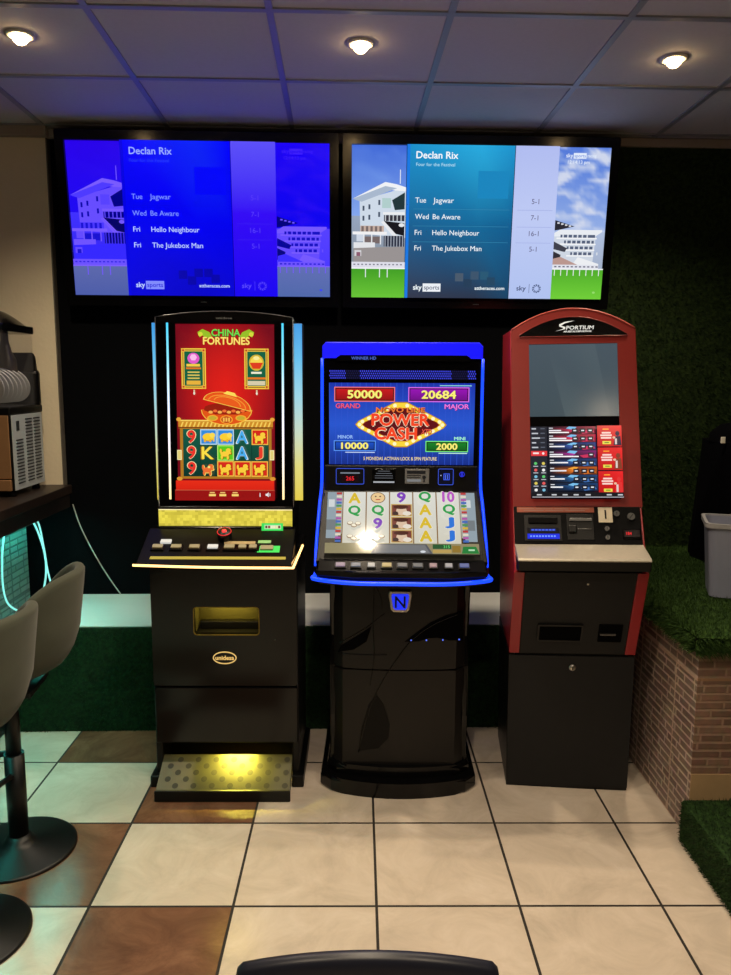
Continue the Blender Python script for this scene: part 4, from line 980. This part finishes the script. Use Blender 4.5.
for k in range(8):
    y0 = 426.5+8.1*k; q = base[k]
    c.poly([(544.5,y0),(593,y0),(593,y0+7.6),(544.5,y0+7.6)], [(16,20,36),q,tuple(v*.6 for v in q),(14,18,32)])
    c.poly([(549,y0+1),(572,y0+3.4),(566,y0+7),(546,y0+6)], [tuple(v*.4+10 for v in q),tuple(min(255,v*1.3+20) for v in q),tuple(v*.8 for v in q),(20,24,44)])
    c.poly([(566+k%3*2,y0),(574,y0+.6),(571,y0+3.4),(563,y0+2)], (120,190,236) if k != 5 else (240,160,50)); c.poly([(576,y0+5),(590,y0+3),(592,y0+6),(580,y0+7.4)], (200,40,90) if k < 4 else (60,110,180) if k != 5 else (210,110,30))
    c.rect(545.5,y0+1.2,549.6,y0+2,(226,228,236)); c.rect(545.5,y0+3.4,558+(k*5)%7,y0+4.7,(240,240,246))
    if k in (0,1,3): c.rect(545.5,y0+5.4,566+k*3,y0+6.6,(250,246,248))
    for x in (569,577,584.6): 
        if not (k == 3 and x < 580): c.rect(x,y0+2.2,x+5.6,y0+6.4,(14,18,34)); c.rect(x+1.4,y0+3.6,x+4.4,y0+4.8,(226,230,240))
for k, (y0,y1) in enumerate(((427,447.6),(448.8,470.8),(472,494.2))):
    c.poly([(593.5,y0),(618,y0),(618,y1),(593.5,y1)], [(216,24,30),(236,34,38),(206,18,24),(190,16,22)])
    c.rect(599,y0+3,605,y0+4.2,(250,160,50)); 
    for j, (a,b) in enumerate(((598,607),(596.5,608),(597,607.5))): c.rect(a,y0+6.4+2.5*j,b,y0+8+2.5*j,(250,214,206))
    c.rect(598.5,y1-5.2,607,y1-2.2,(236,220,80)); c.rect(600.5,y1-4.2,605,y1-3.2,(90,140,40))
    p = [(44,30,60),(130,60,40),(226,50,50)][k]; c.ellipse(613.6,y0+8,2.2,2.6,p,8); c.poly([(609.5,y1-1),(611,y0+11),(616.5,y0+10.4),(617.6,y1-1)], p); c.rect(611,y0+13,613,y1-2,(226,206,200)); c.ellipse(610,y0+12,1.6,1.2,(236,190,160),6)
c.rect(526.5,492.6,618,497.5,(16,18,26))
for x in (531,546,557,568,580,601,612): c.rect(x,494.4,x+5,495.6,(206,208,214))
c.rect(526.5,497,618,497.5,(220,220,226))
c.build('lower_screen', M_screen, face, (.0,-.0005,.170), (0,0,0), 'lower screen listing bets with red cards')

# ------------------------------------------------------------------ bar counter at the left
M_wood = mat('dark stained counter', (38,29,24), .42, noise=.3, nscale=14)
B_bar = brick_material('pale brick relief tile', 'yz', (92,92,86), (114,112,104), (60,60,56))
bar = thing('bar_counter', (-1.85, 2.8, 0), 0, 'dark bar counter at left with brick tile front and teal light under its top', 'bar')
def bw(x): return x+1.85
mb = MB(); mb.prism([(bw(-2.6),-2.0),(bw(-1.462),-2.0),(bw(-1.462),1.058),(bw(-2.6),1.032)], 1.055, 1.10, 'z', .004); mb.build('counter_top', M_wood, bar)
mb = MB(); mb.bx(bw(-1.50),bw(-1.472),-1.99,1.05,.985,1.055,.003); mb.build('apron', mat('dark apron', (26,20,17), .5), bar)
mb = MB(); mb.bx(bw(-2.5),bw(-1.64),-1.98,.86,.0,1.054); mb.build('bar_body', M_soft, bar)
mb = MB(); mb.bx(bw(-1.64),bw(-1.62),-1.98,.86,.5,1.054); mb.build('tile_front', B_bar, bar)
TEAL = emit('teal light strip', (70,235,215), LED_BAR)
mb = MB(); mb.bx(bw(-1.525),bw(-1.502),-1.9,.90,.992,.999); mb.build('light_strip', TEAL, bar)
# loose glowing cable loops hanging from the counter
TEAL2 = emit('pale teal cable glow', (150,240,232), .9)
def Z(x,y,z): return (x,y,z)
mb = MB(); mb.tube(smooth_path([(-1.56,3.14,1.03),(-1.545,3.26,.985),(-1.55,3.25,.87),(-1.55,3.24,.74),(-1.53,3.24,.655),(-1.48,3.28,.60),(-1.42,3.30,.555)],6), .0045, 6)
mb.tube(smooth_path([(-1.55,3.24,1.0),(-1.525,3.42,.995),(-1.50,3.46,.985),(-1.465,3.47,.87),(-1.45,3.46,.76),(-1.465,3.44,.65),(-1.50,3.40,.58)],6), .0045, 6)
mb.tube(smooth_path([(-1.525,3.42,.995),(-1.48,3.46,.99),(-1.455,3.46,.86),(-1.44,3.45,.76),(-1.41,3.42,.69),(-1.37,3.40,.62)],6), .004, 6)
tag(mb.build('light_cable', TEAL2), 'glowing teal cable loops hanging under the bar counter', 'cable')
# white cable on the black wall
mb = MB(); P0, P1 = rr(-1.387,WB-.006,.99), rr(-1.16,WB-.006,.507)
mb.tube(smooth_path([P0, rr(-1.352,WB-.006,.87), rr(-1.29,WB-.006,.73), rr(-1.225,WB-.006,.61), P1],6), .003, 6)
tag(mb.build('wall_cable', mat('white cable', (200,196,186), .5)), 'thin white cable running down the black wall to the ledge', 'cable')

# ------------------------------------------------------------------ frozen drink machine on the counter
SM = thing('drinks_machine', (-1.66, 3.6, 1.10), 0, 'frozen drink dispenser with clear bowl and louvred side standing on the bar', 'drinks machine')
M_panel = mat('pale grey steel panel', (182,190,190), .4, noise=.04)
M_copper = mat('brushed steel front', (170,128,88), .5, metal=.5, noise=.1)
mb = MB(); mb.bx(-.1,.098,-.165,.165,.03,.375,.004); mb.build('housing', M_soft, SM)
mb = MB(); mb.bx(-.098,.09,-.172,-.165,.085,.372,.003); mb.bx(-.098,.09,-.18,-.165,.03,.08,.003); mb.build('front_panel', M_copper, SM)
mb = MB(); mb.bx(.098,.102,-.16,.165,.03,.372,.001); sp_ = mb.build('side_panel', M_panel, SM)
for k, y0 in enumerate((-.135,-.03,.06)):
    mb = MB()
    for r in range(14 if k == 0 else 20):
        z = .06+.0152*r; mb.box((.1035,y0+.04,z),(.004,.068 if k else .07,.0062),.001,1,(0,.5,0))
    mb.build('louvres', mat('dark louvre slots', (40,44,46), .5), sp_)
mb = MB(); mb.bx(.1015,.104,-.12,-.09,.30,.345,.002); mb.build('switch', mat('dark louvre slots', (40,44,46), .5), sp_)
for sx in (-.07,.07):
    for sy in (-.13,.13): mb = MB(); mb.cyl((sx,sy,.0),(sx,sy,.031),.018,14); mb.build('foot', M_soft, SM)
mb = MB(); mb.bx(-.1,.1,-.165,.19,.372,.41,.008); mb.bx(-.1,.1,.14,.195,.40,.58,.02); mb.prism([(.14,.57),(.19,.55),(.17,.64),(.145,.66)], -.09, .09, 'x', .01); mb.build('top_deck', M_soft, SM)
def glass_material():
    m = bpy.data.materials.new('clear bowl plastic'); m.use_nodes = True; b = m.node_tree.nodes['Principled BSDF']
    b.inputs['Base Color'].default_value = (.25,.25,.25,1); b.inputs['Roughness'].default_value = .06; b.inputs['Alpha'].default_value = .07
    return m
GL = glass_material()
mb = MB(); O = rrect(-.1,.1,-.215,.135,.03,5); I = rrect(-.097,.097,-.212,.132,.028,5)
mb.ring(O, I, .41, .745, 'z'); bowl = mb.build('bowl', GL, SM)
M_aug = mat('white spiral blade', (205,208,210), .35)
mb = MB()
for k in range(7):
    y = -.185+.045*k
    mb.cyl((0,y,.502),(0,y+.007,.505),.086,32); 
mb.build('spiral_blade', M_aug, bowl); mb = MB(); mb.cyl((0,-.205,.502),(0,.12,.502),.02,16); mb.build('drum', M_aug, bowl)
mb = MB(); mb.lathe([(.05,0),(.048,.06),(.03,.10),(.018,.15),(.018,.22)], (0,.04,.56), 20); mb.build('mixing_column', mat('smoky brown column', (70,60,52), .35), bowl)
mb = MB(); mb.cyl((.03,-.12,.5),(.03,-.12,.74),.003,8); mb.build('rod', M_dchrome, bowl)
mb = MB(); L_ = rrect(-.105,.105,-.222,.142,.03,5); mb.prism(L_, .745, .778, 'z', .006)
mb.grid(lambda u, v: (-.09+.18*u, -.21+.32*v, .775+.07*math.sin(math.pi*u)**.5*max(0,math.sin(math.pi*min(1,v*1.0)))**.8), 14, 14)
mb.build('lid', M_black, SM)
mb = MB(); mb.cyl((0,-.22,.45),(0,-.25,.45),.02,16); mb.cyl((0,-.245,.47),(0,-.245,.39),.012,12); mb.build('tap', M_soft, SM)

# ------------------------------------------------------------------ bar stools
def velvet_material():
    m = mat('grey green velvet', (70,73,62), .92, noise=.34, nscale=7, sheen=.12, spec=.15); return m
VEL = velvet_material(); M_iron = mat('black powder coated steel', (18,18,19), .42, metal=.3, noise=.1)
def stool(x, y, rz, label, base_r=.19):
    t = thing('bar_stool', (x,y,0), rz, label, 'bar stool', 'velvet bar stools along the bar')
    mb = MB(); mb.lathe([(0,0),(base_r,0),(base_r,.006),(base_r*.96,.012),(.06,.026),(.045,.045),(.034,.06),(0,.06)], seg=56); mb.build('base', M_iron, t)
    mb = MB(); mb.cyl((0,0,.05),(0,0,.36),.033,24); mb.cyl((0,0,.36),(0,0,.60),.025,24); mb.build('pole', M_iron, t)
    mb = MB(); mb.tube([(-.02-.17*math.cos(R(a)), .15*math.sin(R(a)), .29) for a in range(-80,81,10)], .011, 10)
    mb.tube([(0,-.025,.29),(-.05,-.147,.29)],.01,8); mb.tube([(0,.025,.29),(-.05,.147,.29)],.01,8); mb.build('footrest', M_iron, t)
    mb = MB(); mb.box((0,0,.605),(.2,.2,.02),.004); mb.build('seat_plate', M_iron, t)
    # +x is the back of the stool
    mb = MB(); mb.lathe([(0,0),(.12,0),(.165,.02),(.172,.05),(.16,.075),(.11,.09),(0,.092)], (-.005,0,.66), 40); mb.build('seat', VEL, t)
    mb = MB(); T = .017
    KZ = ((0,.05),(.012,.11),(.045,.175),(.09,.21),(.17,.237),(.37,.262),(.5,.27))
    def rad(h):
        for (a, ra), (b, rb) in zip(KZ, KZ[1:]):
            if h <= b: return ra+(rb-ra)*(h-a)/(b-a)
        return KZ[-1][1]
    def shell(u, v):
        ph = 2*math.pi*v; c_ = max(0., (math.cos(ph)+.42)/1.42); top = .10+.262*(c_*c_*(3-2*c_))
        if u < .4: h, n_, zz = top*(u/.4), 1, 0
        elif u < .6: a = math.pi*(u-.4)/.2; h, n_, zz = top, math.cos(a), math.sin(a)*T
        else: h, n_, zz = top*(1-(u-.6)/.4), -1, 0
        r_ = rad(h)-T+n_*T
        return (r_*math.cos(ph)*1.0-.0, r_*math.sin(ph)*.94, .632+h+zz+(.03 if n_ < 0 and h < .02 else 0))
    mb.grid(lambda v, u: shell(u, v), 48, 36, True); mb.build('backrest', VEL, t)
    return t
stool(-1.185, 2.477, R(6), 'far grey green velvet bar stool, its whole round base showing on the brown tile')
stool(-1.165, 2.047, R(-4), 'near grey green velvet bar stool cut by the left edge of the photo')

# ------------------------------------------------------------------ grey bin on the platform turf
bn = thing('waste_bin', (1.57, 3.0, .780), R(-20), 'grey plastic waste bin standing on the platform turf', 'bin')
M_bin = mat('grey bin plastic', (142,147,168), .45, noise=.04)
mb = MB(); n = 6
def taper(k, z): return [(x*k[0], y*k[1], z) for x, y in rrect(-.5,.5,-.5,.5,.12,5)]
def loop(mb, sx, sy, z): return [mb.bm.verts.new((x*sx,y*sy,z)) for x, y in rrect(-.5,.5,-.5,.5,.12,5)]
A = loop(mb,.26,.2,.004); B = loop(mb,.305,.238,.30); Cc = loop(mb,.297,.23,.30); D = loop(mb,.252,.192,.012)
m_ = len(A)
for P, Q in ((A,B),(B,Cc),(Cc,D)):
    for i in range(m_): mb._f((P[i],P[(i+1)%m_],Q[(i+1)%m_],Q[i]))
mb._f(A[::-1]); mb._f(D); mb.build('tub', M_bin, bn)
mb = MB(); mb.ring([(x*.325,y*.258) for x, y in rrect(-.5,.5,-.5,.5,.12,5)], [(x*.3,y*.233) for x, y in rrect(-.5,.5,-.5,.5,.12,5)], .288, .306, 'z'); mb.build('rim', mat('light grey rim', (165,165,168), .45), bn)

# black covered form behind the bin
cv = thing('black_cover', (2.02, 3.62, .779), 0, 'black cloth draped form standing behind the grey bin', 'cover')
M_cloth = mat('black cloth', (4,4,7), .95, noise=.3, bump=.2, bscale=80, spec=.05)
mb = MB()
def drape(u, v):
    a = 2*math.pi*u; k = .36-.035*v; fold = 1+.02*math.sin(13*a)*(1-v)
    x = k*fold*math.copysign(abs(math.cos(a))**.45, math.cos(a)); y = .22*fold*math.copysign(abs(math.sin(a))**.6, math.sin(a))
    return (x, y, .58*v)
mb.grid(drape, 80, 10, True)
mb.grid(lambda u, v: tuple((drape(u,1)[0]*(1-v), drape(u,1)[1]*(1-v), .58+.012*v)), 80, 4, True); mb.build('drape', M_cloth, cv)
mb = MB(); mb.lathe([(.165,-.01),(.16,.03),(.12,.07),(.06,.085),(0,.088)], (-.15,0,.585), 32, 1.1, .9); mb.build('hood', M_cloth, cv)
mb = MB(); mb.box((-.335,-.13,.592),(.02,.008,.03),.002); mb.build('tag', mat('white tag', (225,220,205), .5), cv)

# ------------------------------------------------------------------ foreground chair
ch = thing('chair', (.016, 1.15, 0), 0, 'black chair in the foreground, only its curved backrest top showing', 'chair')
M_ch = mat('black moulded chair back', (24,26,38), .4, noise=.08)
mb = MB()
def back(u, v):
    s = u*2*math.pi; x = -.188+.376*v; e = abs(x)/.188
    t = .016; h = .13
    yy = -.235-.03*(1-e*e)*0+.03*e*e; zt = .890-.046*e*e
    zc = zt-h; cy_, sz = math.cos(s), math.sin(s)
    k = 1 if e < .94 else math.sqrt(max(.02,1-((e-.94)/.06)**2))
    return (x, yy+t*math.copysign(abs(cy_)**.6,cy_)*k, zc+h*math.copysign(abs(sz)**.35,sz)*(k if k > .5 else .5+k*.5*.0+.25*k))
mb.grid(back, 28, 48, True)
mb.build('backrest', M_ch, ch)
mb = MB(); mb.box((0,0,.455),(.42,.41,.05),.02,3); mb.build('seat', M_ch, ch)
for sx in (-1,1):
    mb = MB(); mb.tube([(sx*.19,.18,.435),(sx*.2,.2,0)],.013,10); mb.build('leg', M_iron, ch)
    mb = MB(); mb.tube([(sx*.155,-.21,.66),(sx*.17,-.19,.44),(sx*.19,-.22,0)],.013,10); mb.build('leg', M_iron, ch)
